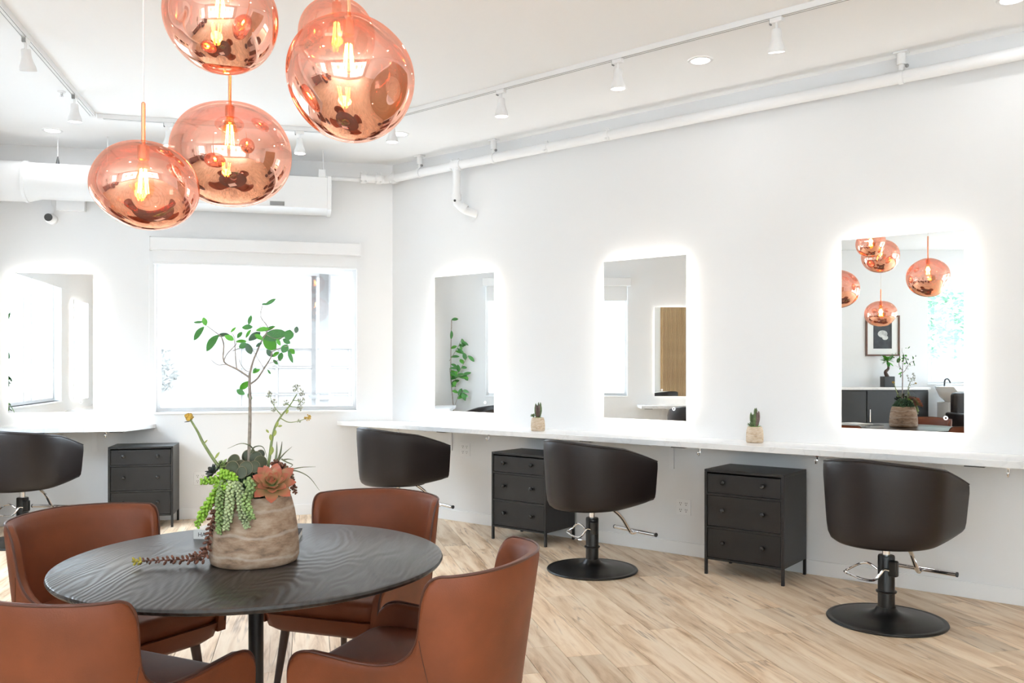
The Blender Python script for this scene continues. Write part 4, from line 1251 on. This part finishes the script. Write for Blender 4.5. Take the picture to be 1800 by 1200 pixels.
P, rs = stalk([(725, 600), (738, 520), (750, 430), (770, 345), (805, 285), (850, 230), (890, 165)], 0.0055, 0.0016, -0.01)
m = MB().tube(P, rs, 8)
for pts in ([(805, 285), (765, 235), (735, 165)], [(800, 300), (845, 322), (900, 315), (950, 298)], [(850, 230), (830, 215)], [(850, 232), (900, 240)], [(870, 200), (920, 205)]):
    P2, r2 = stalk(pts, 0.0018, 0.0010, -0.01)
    m.tube(P2, r2, 6)
fs = m.build('flower_stalk', 'stalk_green', PLANTER)
for (x, y, n, rad, mt) in [(890, 135, 26, 0.013, 'blossom_pale'), (918, 160, 18, 0.010, 'blossom_pale'), (915, 205, 24, 0.012, 'blossom_pale'), (905, 240, 20, 0.010, 'blossom_pale'),
                           (732, 165, 20, 0.010, 'blossom_pale'), (762, 210, 16, 0.009, 'blossom_pale'), (828, 215, 18, 0.009, 'blossom_pale'), (950, 297, 26, 0.010, 'blossom_yellow'), (905, 318, 10, 0.007, 'blossom_pale'), (760, 250, 12, 0.007, 'blossom_pale')]:
    b = MB()
    c = sp(*z4(x, y), y=-0.01)
    for k in range(n):
        d = Vector((rnd.gauss(0, 1), rnd.gauss(0, 1), rnd.gauss(0, 1))).normalized()
        b.tube([c, c + d * rad], [0.0004, 0.0007], 4)
        b.ball(c + d * rad, 0.0019, 0.0019, 0.0026, 5, 4)
    b.build('blossom', mt, fs)
for (x, y, dx, dz, L) in [(775, 350, 0.3, 0.9, 0.020), (770, 375, -0.3, -0.9, 0.016), (748, 425, -0.1, 1, 0.022), (752, 455, 0.1, -1, 0.022), (768, 395, 0.15, 0.9, 0.018), (745, 505, 0.2, 0.9, 0.022), (830, 275, 0.4, 0.7, 0.016), (785, 345, 1, 0.2, 0.014), (735, 380, -0.6, 0.7, 0.014)]:
    leaf(fs, 'bud_green', sp(*z4(x, y), y=-0.016), (dx, -0.1, dz), (0, -1, 0.1), L, L * 0.5, cup=0.3, thick=0.10)
# long grassy blades
for i, (pts, y0, y1) in enumerate([([(1010, 330), (960, 262), (860, 235), (720, 290)], -0.02, -0.06), ([(960, 330), (1010, 270), (1095, 275), (1140, 400)], -0.02, -0.09),
                    ([(1360, 530), (1430, 500), (1520, 485), (1650, 480)], -0.02, 0.02), ([(1360, 530), (1450, 525), (1580, 590), (1690, 730)], -0.02, -0.03),
                    ([(1245, 430), (1320, 340), (1400, 268)], -0.01, 0.05), ([(1225, 430), (1238, 330), (1240, 215)], -0.02, -0.01), ([(1250, 420), (1280, 320), (1295, 215)], -0.01, 0.03),
                    ([(1290, 400), (1340, 430), (1405, 460), (1360, 500)], -0.03, -0.07), ([(1300, 410), (1360, 400), (1415, 410)], 0.0, 0.04), ([(1330, 480), (1400, 560), (1410, 620)], -0.04, -0.05)]):
    P = smooth_path([sp(*z1(*p), y=y0 + (y1 - y0) * k / (len(pts) - 1)) for k, p in enumerate(pts)], 5)
    nn = len(P)
    w0 = 0.0045 if i in (5, 6) else 0.0026
    MB().tube(P, [w0 * (1 - 0.85 * (k / (nn - 1)) ** 1.4) for k in range(nn)], 6).build('grass_blade', 'blade_olive', PLANTER)

# cactus pots on the counter
def cactus_pot(s, o_, label, seed):
    rnd = random.Random(seed)
    p = wp('R', s, o_, 0.860)
    t = thing('cactus_pot', label, 'potted plant', p, TH_R + seed, group='small cream pots on the counter')
    MB().lathe([(0.0, 0.0), (0.050, 0.0), (0.056, 0.006), (0.057, 0.04), (0.054, 0.08), (0.047, 0.105), (0.042, 0.106), (0.040, 0.098), (0.0, 0.095)], 32).build('pot', 'clay_cream', t, sharp=60)
    MB().ball((0, 0, 0.096), 0.040, 0.040, 0.012, 14, 6).build('moss_cushion', 'moss', t)
    for k in range(8):
        a = k * 2.4; rr_ = 0.006 + 0.012 * rnd.random()
        x, y = rr_ * math.cos(a), rr_ * math.sin(a)
        h = 0.09 + 0.05 * rnd.random()
        P = smooth_path([(x * 0.5, y * 0.5, 0.098), (x * 1.5, y * 1.5, 0.098 + h * 0.5), (x * 1.6, y * 1.6, 0.098 + h)], 4)
        o = MB().tube(P, [0.0055 + 0.0035 * math.sin(PI * min(1, 0.15 + 0.8 * i / (len(P) - 1))) if i < len(P) - 1 else 0.002 for i in range(len(P))], 8).build('cactus_finger', ('cactus_green', 'cactus_green', 'cactus_tip')[k % 3], t)
    base = MB().ball((0, 0, 0), 0.006, nu=8, nv=5).build('rosette', 'cactus_green', t, loc=(-0.036, -0.010, 0.112))
    for k in range(13):
        a = k * 2.4; tl = 0.4 + 0.07 * k
        d = (math.cos(a) * math.sin(tl) - 0.3, math.sin(a) * math.sin(tl), math.cos(tl))
        leaf(base, 'cactus_green', (0, 0, 0), d, (0, 0, 1), 0.030, 0.010, cup=0.3, thick=0.12)
    for k in range(5):
        a = 0.4 + k * 0.5
        leaf(t, 'leaf_bright', (0.018, -0.006, 0.104), (math.cos(a), math.sin(a) * 0.6 - 0.5, 0.25), (0, 0, 1), 0.030, 0.010, name='trailing_leaf', cup=0.3)
cactus_pot(1.882, 0.215, 'small cream pot of finger cactus between the far and middle mirrors', 0.0)
cactus_pot(3.645, 0.150, 'small cream pot of finger cactus between the middle and right mirrors', 1.0)

# leafy plant in the far left corner, seen in the far mirror only
t = thing('corner_ficus', 'tall thin leafy plant in the far left corner seen in a mirror', 'potted plant', (-4.37, 6.95, 0))
MB().lathe([(0.0, 0.0), (0.06, 0.0), (0.085, 0.26), (0.080, 0.265), (0.076, 0.24), (0.0, 0.23)], 28).build('pot', 'dark_paint', t, sharp=50)
MB().lathe([(0.0, 0.245), (0.076, 0.24), (0.076, 0.235), (0.0, 0.23)], 20).build('soil_surface', 'soil', t)
m = MB()
brs = [[(0, 0, 0.24), (0.02, -0.01, 0.7), (-0.02, 0.02, 1.15), (0.0, 0.03, 1.5), (0.0, 0.02, 2.0)],
       [(-0.02, 0.02, 1.1), (0.0, -0.08, 1.3), (0.02, -0.20, 1.52)], [(0.01, 0, 0.8), (0.03, -0.07, 0.98), (0.03, -0.12, 1.05)], [(-0.02, 0.02, 1.2), (0.02, -0.06, 1.24), (0.02, -0.14, 1.26)],
       [(0, 0.05, 1.45), (-0.02, -0.06, 1.62), (0.0, -0.12, 1.75)], [(-0.01, 0.0, 0.95), (0.02, 0.03, 1.15), (0.03, 0.05, 1.35)]]
for P in brs: m.tube(smooth_path(P, 4), 0.006 if P is brs[0] else 0.0035, 6)
st = m.build('stem', 'bark_pale', t)
rnd = random.Random(31)
for P in brs:
    for k in range(9 if P is brs[0] else 6):
        q = 0.45 + 0.55 * k / 8 if P is brs[0] else 0.4 + 0.6 * k / 5
        S = smooth_path(P, 4); c = S[min(len(S) - 1, int(q * (len(S) - 1)))]
        d = Vector((rnd.uniform(-0.15, 0.2), rnd.uniform(-1, 0.15), rnd.uniform(-0.6, 0.6)))
        leaf(st, 'leaf_green' if k % 3 else 'leaf_bright', c, d, (0.7, rnd.uniform(-0.3, 0.3), 0.6), rnd.uniform(0.09, 0.14), 0.055, cup=0.2)

# ------------------------------------------------------------------ pendants
def dir_(az, el):
    a, e = math.radians(az), math.radians(el)
    return Vector((math.cos(e) * math.cos(a), math.cos(e) * math.sin(a), math.sin(e)))
def pendant(loc, rx, rz, bumps, label, rod=0.20, spin=0.0, neck=0.0, bulbz=0.05):
    """blown copper shade; loc is the middle of the shade"""
    t = thing('pendant_lamp', label, 'pendant lamp', loc, group='copper pendant lamps')
    bm = bmesh.new()
    bmesh.ops.create_icosphere(bm, subdivisions=6, radius=1.0)
    for p in bm.verts:
        d = p.co.normalized()
        r = 1.0
        for c, a, k in bumps:
            r += a * math.exp(k * (d.dot(c) - 1))
        sq = (abs(d.x) ** 2.3 + abs(d.y) ** 2.3 + abs(d.z) ** 2.3) ** (-1 / 2.3)
        q = d * (0.6 + 0.4 * sq) * r
        p.co = (q.x * rx, q.y * rx, q.z * rz)
    # open neck for the lamp holder
    top = max(p.co.z for p in bm.verts)
    kill = [p for p in bm.verts if p.co.z > 0 and math.hypot(p.co.x, p.co.y) < 0.012]
    bmesh.ops.delete(bm, geom=kill, context='VERTS')
    me = bpy.data.meshes.new('shade'); bm.to_mesh(me); bm.free()
    me.polygons.foreach_set('use_smooth', [True] * len(me.polygons))
    me.materials.append(MATS['copper_glass'])
    put('shade', me, t)
    topz = max(v.co.z for v in me.vertices if math.hypot(v.co.x, v.co.y) < 0.05)
    MB().lathe([(0.0065, topz - 0.012), (0.0065, topz + rod), (0.003, topz + rod + 0.004)], 14).build('stem_rod', 'copper', t)
    MB().tube([(0, 0, topz + rod), (0, 0, CEIL - loc[2] - 0.02)], 0.0024, 6).build('cord', 'white_plastic', t)
    MB().lathe([(0.0, CEIL - loc[2] - 0.022), (0.045, CEIL - loc[2] - 0.022), (0.05, CEIL - loc[2] - 0.015), (0.05, CEIL - loc[2] - 0.001)], 24).build('ceiling_cup', 'white_metal', t)
    hb = topz - 0.012
    MB().lathe([(0.016, hb), (0.018, hb - 0.002), (0.018, hb - 0.045), (0.014, hb - 0.05), (0.0, hb - 0.05)], 18).build('lamp_holder', 'copper', t)
    zb = hb - 0.045
    b = MB().lathe([(0.014, zb), (0.015, zb - 0.01), (0.024, zb - 0.035), (0.033, zb - 0.070), (0.033, zb - 0.095), (0.025, zb - 0.118), (0.012, zb - 0.130), (0.0, zb - 0.132)], 20).build('bulb', 'bulb_glass', t)
    for k in range(6):
        a = k * PI / 3 + 0.3
        x, y = math.cos(a), math.sin(a)
        MB().tube([(x * 0.009, y * 0.009, zb - 0.030), (x * 0.0165, y * 0.0165, zb - 0.108)], 0.0021, 5).build('filament', 'filament', b)
    MB().tube([(0, 0, zb - 0.005), (0, 0, zb - 0.05)], 0.003, 6).build('glass_mount', 'bulb_glass', b)
    pl = bpy.data.lights.new('bulb_glow', 'POINT'); pl.energy = 2.0; pl.color = (1.0, 0.62, 0.28); pl.shadow_soft_size = 0.02
    lo = bpy.data.objects.new('bulb_glow', pl); COL.objects.link(lo); lo.parent = t; lo.location = (0, 0, zb - 0.06)
    return t
F_ = dir_
def ppos(px, py, Z): return ((px - 900) / 1500 * Z, Z, 1.36 + (646 - py) / 1500 * Z)
pendant(ppos(613, 132, 2.70), 0.203, 0.205, [(F_(215, -38), -0.12, 5), (F_(-35, -28), -0.16, 14), (F_(-60, -70), 0.05, 6), (F_(0, 52), -0.10, 6), (F_(180, 48), -0.15, 6), (F_(-90, 50), -0.08, 6), (F_(90, 50), -0.08, 6), (F_(0, -5), 0.03, 6)],
        'largest copper glass pendant lamp at the right of the cluster', 0.22, bulbz=0.05)
pendant(ppos(387, 35, 2.9), 0.188, 0.177, [(F_(-120, -10), -0.15, 12), (F_(-20, -30), -0.08, 8), (F_(200, -45), -0.08, 5), (F_(0, 20), 0.03, 4)],
        'copper glass pendant lamp cut by the top edge, left of the largest', 0.22)
pendant(ppos(404, 270, 3.35), 0.230, 0.203, [(F_(-70, -50), 0.04, 4), (F_(190, 20), -0.05, 5), (F_(10, -10), 0.02, 4), (F_(-90, 60), -0.04, 6)],
        'copper glass pendant lamp in the middle, below the cut off one', 0.30)
pendant(ppos(252, 327, 2.75), 0.165, 0.142, [(F_(-60, -30), -0.13, 12), (F_(205, -50), -0.10, 5), (F_(20, -20), 0.03, 4), (F_(-140, 25), -0.05, 8)],
        'lowest copper glass pendant lamp, at the left of the cluster', 0.125)
pendant(ppos(592, 64, 3.25), 0.144, 0.140, [(F_(-40, -20), -0.10, 8), (F_(150, 30), -0.05, 6)],
        'copper glass pendant lamp half hidden behind the largest one', 0.22)

# ------------------------------------------------------------------ track lighting
def track(p0, p1, label):
    e = (p1 - p0).normalized() * 0.045
    p0, p1 = p0 + e, p1 - e
    d = p1 - p0
    t = thing('light_track', label, 'light track', p0, math.atan2(d.y, d.x), 'white ceiling tracks')
    Lt = d.length
    MB().box(0, Lt, -0.018, 0.018, 0, 0.032).build('rail', 'white_metal', t, smooth=False)
    MB().box(0.02, Lt - 0.02, -0.0125, -0.0095, -0.0012, 0.001).build('groove', 'track_groove', t, smooth=False)
    MB().box(0.02, Lt - 0.02, 0.0095, 0.0125, -0.0012, 0.001).build('groove', 'track_groove', t, smooth=False)
    for x in (0.0, Lt): MB().box(x - 0.02, x + 0.02, -0.021, 0.021, -0.002, 0.033, 0.002).build('connector', 'white_plastic', t, smooth=False)
ZT = 3.247
pA, pB = Vector((-3.164, 6.458, ZT)), Vector((-1.426, 6.874, ZT))
pL0 = pA - Vector((-0.2326, 0.9726, 0)) * 5.0
pR1 = pB + Vector((0.7826, -0.6225, 0)) * 6.4
track(pL0, pA, 'white ceiling track running away along the upper left')
track(pA, pB, 'white ceiling track parallel to the back wall')
track(pB, pR1, 'white ceiling track parallel to the mirror wall')

def head_proto():
    t = thing('track_spotlight', 'x', 'spotlight', group='white track spotlights')
    MB().box(-0.034, 0.034, -0.016, 0.016, -0.026, -0.001, 0.003).build('adapter', 'white_plastic', t, smooth=False)
    MB().box(-0.038, -0.030, -0.010, 0.010, -0.032, -0.006).build('lever', 'track_groove', t, smooth=False)
    MB().tube([(0, 0, -0.025), (0, 0, -0.062)], 0.007, 10).build('swivel', 'white_metal', t)
    h = MB().lathe([(0.0, -0.058), (0.021, -0.058), (0.025, -0.065), (0.027, -0.105), (0.032, -0.125), (0.043, -0.155), (0.0455, -0.178), (0.043, -0.180), (0.041, -0.174), (0.0, -0.174)], 28).build('lamp_head', 'white_metal', t, sharp=50)
    MB().lathe([(0.0, 0.0), (0.0405, 0.0), (0.0405, 0.003), (0.0, 0.003)], 24).build('lens', 'lamp_lens', h, loc=(0, 0, -0.1785))
    return t
hp = head_proto()
def on_line(a, b, px_x):
    # point of the line a-b whose bearing from the viewpoint is (px_x-900)/1500
    k = (px_x - 900) / 1500
    d = b - a
    s = (k * a.y - a.x) / (d.x - k * d.y)
    return a + d * s
heads = [(pB, pR1, 1365, 14, 'white track spotlight at the top right, nearest the viewer'),
         (pB, pR1, 1086, 4, 'white track spotlight left of the round downlight on the right'),
         (pB, pR1, 881, 4, 'white track spotlight right of the largest pendant'),
         (pB, pR1, 689, 2, 'white track spotlight just below the largest pendant at its right'),
         (pA, pB, 527, 0, 'faint white track spotlight between the middle and largest pendants'),
         (pA, pB, 297, 0, 'white track spotlight half hidden behind the middle pendant'),
         (pL0, pA, 45, -22, 'large white track spotlight at the upper left edge'),
         (pL0, pA, 131, -6, 'white track spotlight near the bend of the left track')]
for i, (a, b, px_x, tilt, lab) in enumerate(heads):
    p = on_line(a, b, px_x)
    o = hp if i == 0 else copy_tree(hp)
    d = b - a
    o.location = p; o.rotation_euler = (0, 0, math.atan2(d.y, d.x)); o['label'] = lab
    for ch in o.children:
        if ch.name.startswith('lamp_head'):
            # tilt about the swivel
            ch.rotation_euler = (math.radians(abs(tilt)), 0, math.radians(-90 if tilt < 0 else 20))
            ch.location = (0, 0, 0)
            if tilt:
                piv = Vector((0, 0, -0.05)); R = ch.rotation_euler.to_matrix()
                ch.location = piv - R @ piv
    sl_ = bpy.data.lights.new('spot_beam', 'SPOT'); sl_.energy = SPOT_W; sl_.spot_size = math.radians(110); sl_.spot_blend = 0.9; sl_.shadow_soft_size = 0.05
    sl_.color = (0.96, 0.98, 1.0)
    lo = bpy.data.objects.new('spot_beam', sl_); COL.objects.link(lo); lo.parent = o; lo.location = (0, 0, -0.20)

# recessed downlights
def downlight(x, y, label, power=DOWNLIGHT_W):
    t = thing('downlight', label, 'downlight', (x, y, CEIL), group='round recessed ceiling downlights')
    MB().lathe([(0.056, -0.002), (0.060, -0.006), (0.075, -0.006), (0.079, -0.001)], 32, cap=False).build('trim_ring', 'white_metal', t)
    MB().lathe([(0.0, -0.0035), (0.058, -0.0035), (0.058, -0.001), (0.0, -0.001)], 28).build('lens', 'lamp_lens', t)
    la = bpy.data.lights.new('downlight_beam', 'AREA'); la.shape = 'DISK'; la.size = 0.11; la.energy = power; la.color = (0.93, 0.965, 1.0)
    lo = bpy.data.objects.new('downlight_beam', la); COL.objects.link(lo); lo.parent = t; lo.location = (0, 0, -0.008)
downlight(1.177, 5.333, 'round downlight in the ceiling at the upper right')
downlight(-0.92, 7.007, 'round downlight at the right of the largest pendant')
downlight(-3.72, 6.906, 'round downlight at the far left beyond the track')
downlight(2.607, 4.444, 'round downlight cut by the top right edge')
for x, y, lab in [(0.0, 4.2, 'added fill downlight above the floor between the table and the mirror wall'), (1.6, 2.4, 'added fill downlight right of the viewer, before the slatted panel'),
                  (-1.5, 1.2, 'added fill downlight above the near left of the round table'), (0.6, 0.2, 'added fill downlight directly above the viewer'),
                  (3.2, 0.0, 'added fill downlight behind the viewer at the right, near the street'), (-4.4, 0.6, 'added fill downlight over the backbar cabinet')]:
    downlight(x, y, lab)  # out-of-view downlights added to fill the room with light

# ------------------------------------------------------------------ pipes and ducts
def along(w, s0, s1, o_, z): return [wp(w, s0, o_, z), wp(w, s1, o_, z)]
PZ = 3.125
t = thing('ceiling_pipe', 'white painted pipe running under the ceiling along the mirror wall', 'pipe', (0, 0, 0))
pts = [wp('R', 8.5, 0.10, PZ), wp('R', 0.6, 0.10, PZ), wp('R', 0.25, 0.10, PZ - 0.004), wp('R', 0.02, 0.115, PZ - 0.006), wp('B', -0.16, 0.10, PZ - 0.008), wp('B', -0.30, 0.10, PZ - 0.008)]
MB().tube(pts, 0.037, 20).build('main_pipe', 'white_metal', t)
MB().tube([wp('B', -0.28, 0.10, PZ - 0.02), wp('B', -0.62, 0.10, PZ - 0.02)], 0.020, 14).build('side_pipe', 'white_metal', t)
def coupling(w, s, o_, z, r=0.048, hw=0.03):
    a, b = wp(w, s - hw, o_, z), wp(w, s + hw, o_, z)
    MB().tube([a, a.lerp(b, 0.15), a.lerp(b, 0.85), b], [r * 0.9, r, r, r * 0.9], 18).build('coupling', 'white_metal', t)
    for q in (-0.7, 0.7):
        c = wp(w, s + q * hw, o_ + r * 0.75, z - r * 0.75)
        MB().ball(c, 0.011, nu=8, nv=5).build('bolt', 'white_metal', t)
        c = wp(w, s + q * hw, o_ + r * 0.5, z + r * 0.95)
        MB().ball(c, 0.011, nu=8, nv=5).build('bolt', 'white_metal', t)
for w, s in (('R', 0.13), ('R', 0.91), ('B', -0.14), ('B', -0.28)): coupling(w, s, 0.10, PZ - (0.006 if s < 0.2 else 0), hw=0.055 if s == 0.91 else 0.028)
for s in (1.893, 2.47): coupling('R', s, 0.10, PZ, 0.041, 0.012)
# drop with elbow below the tee
d0 = [wp('R', 0.91, 0.10, PZ - 0.02), wp('R', 0.91, 0.10, 2.83), wp('R', 0.915, 0.10, 2.79), wp('R', 0.95, 0.085, 2.755), wp('R', 0.99, 0.06, 2.725), wp('R', 1.05, -0.01, 2.70)]
MB().tube(d0, 0.034, 18).build('drop_pipe', 'white_metal', t)
MB().tube([wp('R', 0.91, 0.10, 2.87), wp('R', 0.91, 0.10, 2.82)], 0.043, 18).build('coupling', 'white_metal', t)
MB().tube([wp('R', 0.95, 0.085, 2.765), wp('R', 0.985, 0.06, 2.735)], 0.042, 18).build('coupling', 'white_metal', t)
MB().ball(wp('R', 0.93, 0.145, 2.81), 0.011, nu=8, nv=5).build('bolt', 'slot_grey', t)
# hangers to the ceiling
for s in (0.459, 1.33, 4.553, 6.4):
    c = wp('R', s, 0.10, PZ)
    MB().tube([wp('R', s - 0.014, 0.10, PZ), wp('R', s + 0.014, 0.10, PZ)], 0.043, 18).build('hanger_ring', 'white_metal', t)
    MB().tube([c + Vector((0, 0, 0.035)), c + Vector((0, 0, 0.085))], 0.016, 10).build('hanger_rod', 'white_metal', t)
    MB().box(-0.04, 0.04, -0.03, 0.03, 0, 0.012, 0.002).build('hanger_plate', 'white_metal', t, smooth=False, loc=(c.x, c.y, CEIL - 0.0125), rot=(0, 0, TH_R))
    MB().tube([c + Vector((0, 0, 0.075)), c + Vector((0, 0, 0.144))], 0.026, 12).build('hanger_clamp', 'white_metal', t)
    MB().ball(c + Vector((0.02, -0.03, 0.06)), 0.012, nu=8, nv=5).build('bolt', 'track_groove', t)

t = thing('air_duct', 'white round air duct along the back wall at the left, behind the pendants', 'duct', (0, 0, 0))
MB().tube([wp('B', -3.535, 0.30, 2.905), wp('B', -3.05, 0.30, 2.905), wp('B', -2.95, 0.30, 2.915), wp('B', -2.50, 0.30, 2.915)], [0.165, 0.165, 0.15, 0.15], 32).build('round_duct', 'white_metal', t)
for s in (-3.30, -3.05): MB().tube([wp('B', s - 0.012, 0.30, 2.905), wp('B', s + 0.012, 0.30, 2.905)], 0.172, 32).build('duct_band', 'white_metal', t)
MB().tube([wp('B', -2.82, 0.30, 3.06), wp('B', -2.82, 0.30, 3.13)], [0.016, 0.004], 6).build('hanger_clip', 'slot_grey', t)
MB().tube([wp('B', -2.82, 0.30, 3.13), wp('B', -2.82, 0.30, CEIL)], 0.003, 6).build('hanger_rod', 'white_metal', t)
t = thing('duct_box', 'white rectangular duct box behind the pendants above the window', 'duct', wp('B', 0, 0, 0), TH_B)
MB().box(-2.495, -0.60, -0.48, -0.10, 2.755, 3.03, 0.004).build('duct_body', 'white_metal', t, smooth=False)
MB().box(-0.615, -0.580, -0.49, -0.09, 2.745, 3.04, 0.003).build('end_flange', 'white_metal', t, smooth=False)
MB().box(-1.10, -0.98, -0.486, -0.48, 2.765, 2.80).build('air_grille', 'track_groove', t, smooth=False)
for x in (-2.4, -0.65): MB().tube([(x, -0.46, 3.03), (x, -0.46, CEIL)], 0.005, 6).build('hanger_rod', 'white_metal', t)
MB().box(-0.69, -0.63, -0.47, -0.41, 3.03, 3.10, 0.003).build('hanger_bracket', 'white_metal', t, smooth=False)

t = thing('security_camera', 'small white camera with a black lens on the back wall', 'camera', wp('B', -2.94, 0, 2.645), TH_B)
MB().lathe([(0.0, 0), (0.042, 0), (0.045, 0.006), (0.045, 0.02), (0.0, 0.022)], 24).build('mount', 'white_plastic', t, rot=(PI / 2, 0, 0))
h = MB().ball((0.0, -0.05, 0.0), 0.046, nu=20, nv=12).build('camera_head', 'white_plastic', t)
MB().lathe([(0.0, 0.0), (0.030, 0.0), (0.033, -0.006), (0.0, -0.008)], 24).build('lens_face', 'slot_grey', h, loc=(-0.006, -0.0955, 0.004), rot=(-PI / 2 , 0, 0))
MB().tube(smooth_path([(0.0, -0.03, 0.04), (0.015, -0.015, 0.09), (-0.005, -0.01, 0.13), (-0.01, -0.01, 0.20)], 5), 0.003, 6).build('cable', 'white_plastic', t)
t = thing('junction_box', 'white flat junction box under the air duct', 'box', wp('B', -2.78, 0, 2.72), TH_B)
MB().box(-0.11, 0.11, -0.07, -0.001, 0, 0.13, 0.004).build('body', 'white_plastic', t, smooth=False)
MB().box(-0.112, 0.112, -0.074, -0.07, -0.002, 0.132, 0.001).build('cover', 'white_plastic', t, smooth=False)
t = thing('sprinkler_head', 'small white sprinkler head on the ceiling at the upper left', 'sprinkler', (-3.13, 5.93, CEIL))
MB().lathe([(0.0, -0.001), (0.028, -0.001), (0.024, -0.008), (0.008, -0.012), (0.008, -0.03), (0.0, -0.03)], 16).build('escutcheon', 'white_metal', t)
MB().lathe([(0.0, -0.036), (0.014, -0.036), (0.014, -0.034), (0.0, -0.034)], 12).build('deflector', 'chrome', t)
MB().tube([(0, 0, -0.028), (0, 0, -0.036)], 0.003, 6).build('frame_pin', 'chrome', t)

# ------------------------------------------------------------------ shampoo recess (seen in the right mirror)
TH_W = math.atan2((P_REC - P_RC2).y, (P_REC - P_RC2).x)
def wrec(s, o_, z=0.0):           # s from the recess corner P_REC towards the rear, o into the room
    return P_REC - uL * s + nL * o_ + Vector((0, 0, z))
t = thing('framed_picture', 'framed dark photograph in a wooden frame seen in the right mirror', 'picture', wrec(2.38, 0, 1.88), TH_W)
for bx in [(-0.275, 0.275, 0.305, 0.33), (-0.275, 0.275, -0.33, -0.305), (-0.275, -0.25, -0.305, 0.305), (0.25, 0.275, -0.305, 0.305)]:
    MB().box(bx[0], bx[1], -0.03, -0.001, bx[2], bx[3]).build('frame_bar', 'frame_wood', t, smooth=False)
MB().box(-0.25, 0.25, -0.012, -0.002, -0.305, 0.305).build('mat_board', 'paper', t, smooth=False)
MB().box(-0.15, 0.15, -0.014, -0.012, -0.21, 0.21).build('photograph', 'picture_dark', t, smooth=False)
MB().ball((0.0, -0.0145, 0.03), 0.08, 0.0012, 0.06, 16, 6).ball((-0.04, -0.0145, -0.03), 0.05, 0.0012, 0.04, 14, 6).build('pale_motif', 'picture_light', t)
t = thing('backbar_cabinet', 'low dark backbar cabinet with a white top seen in the right mirror', 'cabinet', wrec(1.95, 0.0), TH_W)
MB().box(-1.0, 1.0, -0.45, -0.002, 1.01, 1.05, 0.003).build('worktop', 'quartz', t, smooth=False)
MB().box(-0.98, 0.98, -0.41, -0.01, 0.06, 1.01).build('body', 'dark_paint', t, smooth=False)
for k in range(4):
    d = MB().box(-0.975 + k * 0.49, -0.50 + k * 0.49, -0.43, -0.41, 0.08, 0.99, 0.003).build('door', 'dark_paint', t, smooth=False)
    MB().box(-0.55 + k * 0.49, -0.535 + k * 0.49, -0.445, -0.43, 0.5, 0.7).build('handle', 'chrome', d, smooth=False)
t = thing('bonsai_plant', 'bushy green bonsai in a black pot seen in the right mirror', 'potted plant', wrec(2.36, 0.24, 1.05), TH_W)
MB().box(-0.085, 0.085, -0.085, 0.085, 0, 0.17, 0.006).build('pot', 'black_gloss', t, smooth=False)
st = MB().tube(smooth_path([(0, 0, 0.16), (0.03, 0, 0.24), (-0.02, 0.01, 0.30), (0.0, 0, 0.42)], 5), [0.035 - 0.0015 * k for k in range(16)], 8).build('trunk', 'chair_leg_wood', t)
rnd = random.Random(44)
for k in range(34):
    d = Vector((rnd.gauss(0, 1), rnd.gauss(0, 1), rnd.gauss(0.25, 0.5)))
    leaf(st, 'leaf_bright' if k % 2 else 'leaf_green', (0, 0, 0.40 + 0.05 * rnd.random()), d, (0, 0, 1), rnd.uniform(0.09, 0.15), 0.05, cup=0.2)
def basin(s, label):
    t = thing('shampoo_basin', label, 'basin', wrec(s, 0.45), TH_W, 'shampoo stations')
    v, f = [], []
    n = 32
    rings = [(0.05, 0.80, 0.0), (0.15, 0.82, 0.0), (0.22, 0.90, 0.02), (0.27, 1.02, 0.03), (0.285, 1.06, 0.03), (0.27, 1.065, 0.03), (0.245, 1.05, 0.03), (0.18, 0.94, 0.02), (0.05, 0.90, 0.0)]
    for r, z, dy in rings:
        for k in range(n):
            a = 2 * PI * k / n
            yy = math.sin(a)
            notch = -0.07 if (yy < -0.85 and z > 1.0) else 0
            v.append((r * math.cos(a), dy + r * 1.15 * yy, z + notch))
    for q in range(len(rings) - 1):
        for k in range(n):
            j = (k + 1) % n
            f.append((q * n + k, q * n + j, (q + 1) * n + j, (q + 1) * n + k))
    f.append(tuple(reversed(range(n)))); f.append(tuple(range((len(rings) - 1) * n, len(rings) * n)))
    MB().add(v, f).build('bowl', 'ceramic_white', t, sharp=70)
    MB().box(-0.16, 0.16, -0.10, 0.30, 0.0, 0.82, 0.02).build('pedestal', 'ceramic_white', t, smooth=False)
    MB().tube(smooth_path([(0.05, 0.27, 1.06), (0.05, 0.25, 1.16), (0.05, 0.15, 1.18), (0.05, 0.08, 1.12)], 5), 0.012, 8).build('tap', 'dark_paint', t)
    MB().box(-0.30, 0.30, -1.15, -0.36, 0.36, 0.50, 0.05).build('seat_cushion', 'vinyl', t, sharp=60)
    MB().box(-0.28, 0.28, -0.50, -0.34, 0.45, 0.98, 0.05).build('backrest', 'vinyl', t, sharp=60)
    for sx in (-1, 1):
        MB().box(sx * 0.32 - 0.04, sx * 0.32 + 0.04, -1.05, -0.36, 0.40, 0.68, 0.03).build('armrest', 'vinyl', t, sharp=60)
    MB().box(-0.25, 0.25, -1.0, -0.40, 0.0, 0.36, 0.01).build('plinth', 'black_gloss', t, smooth=False)
basin(3.35, 'white shampoo basin with a black chair seen at the right mirror edge')
basin(4.55, 'white shampoo basin with a black chair farther from the framed picture')
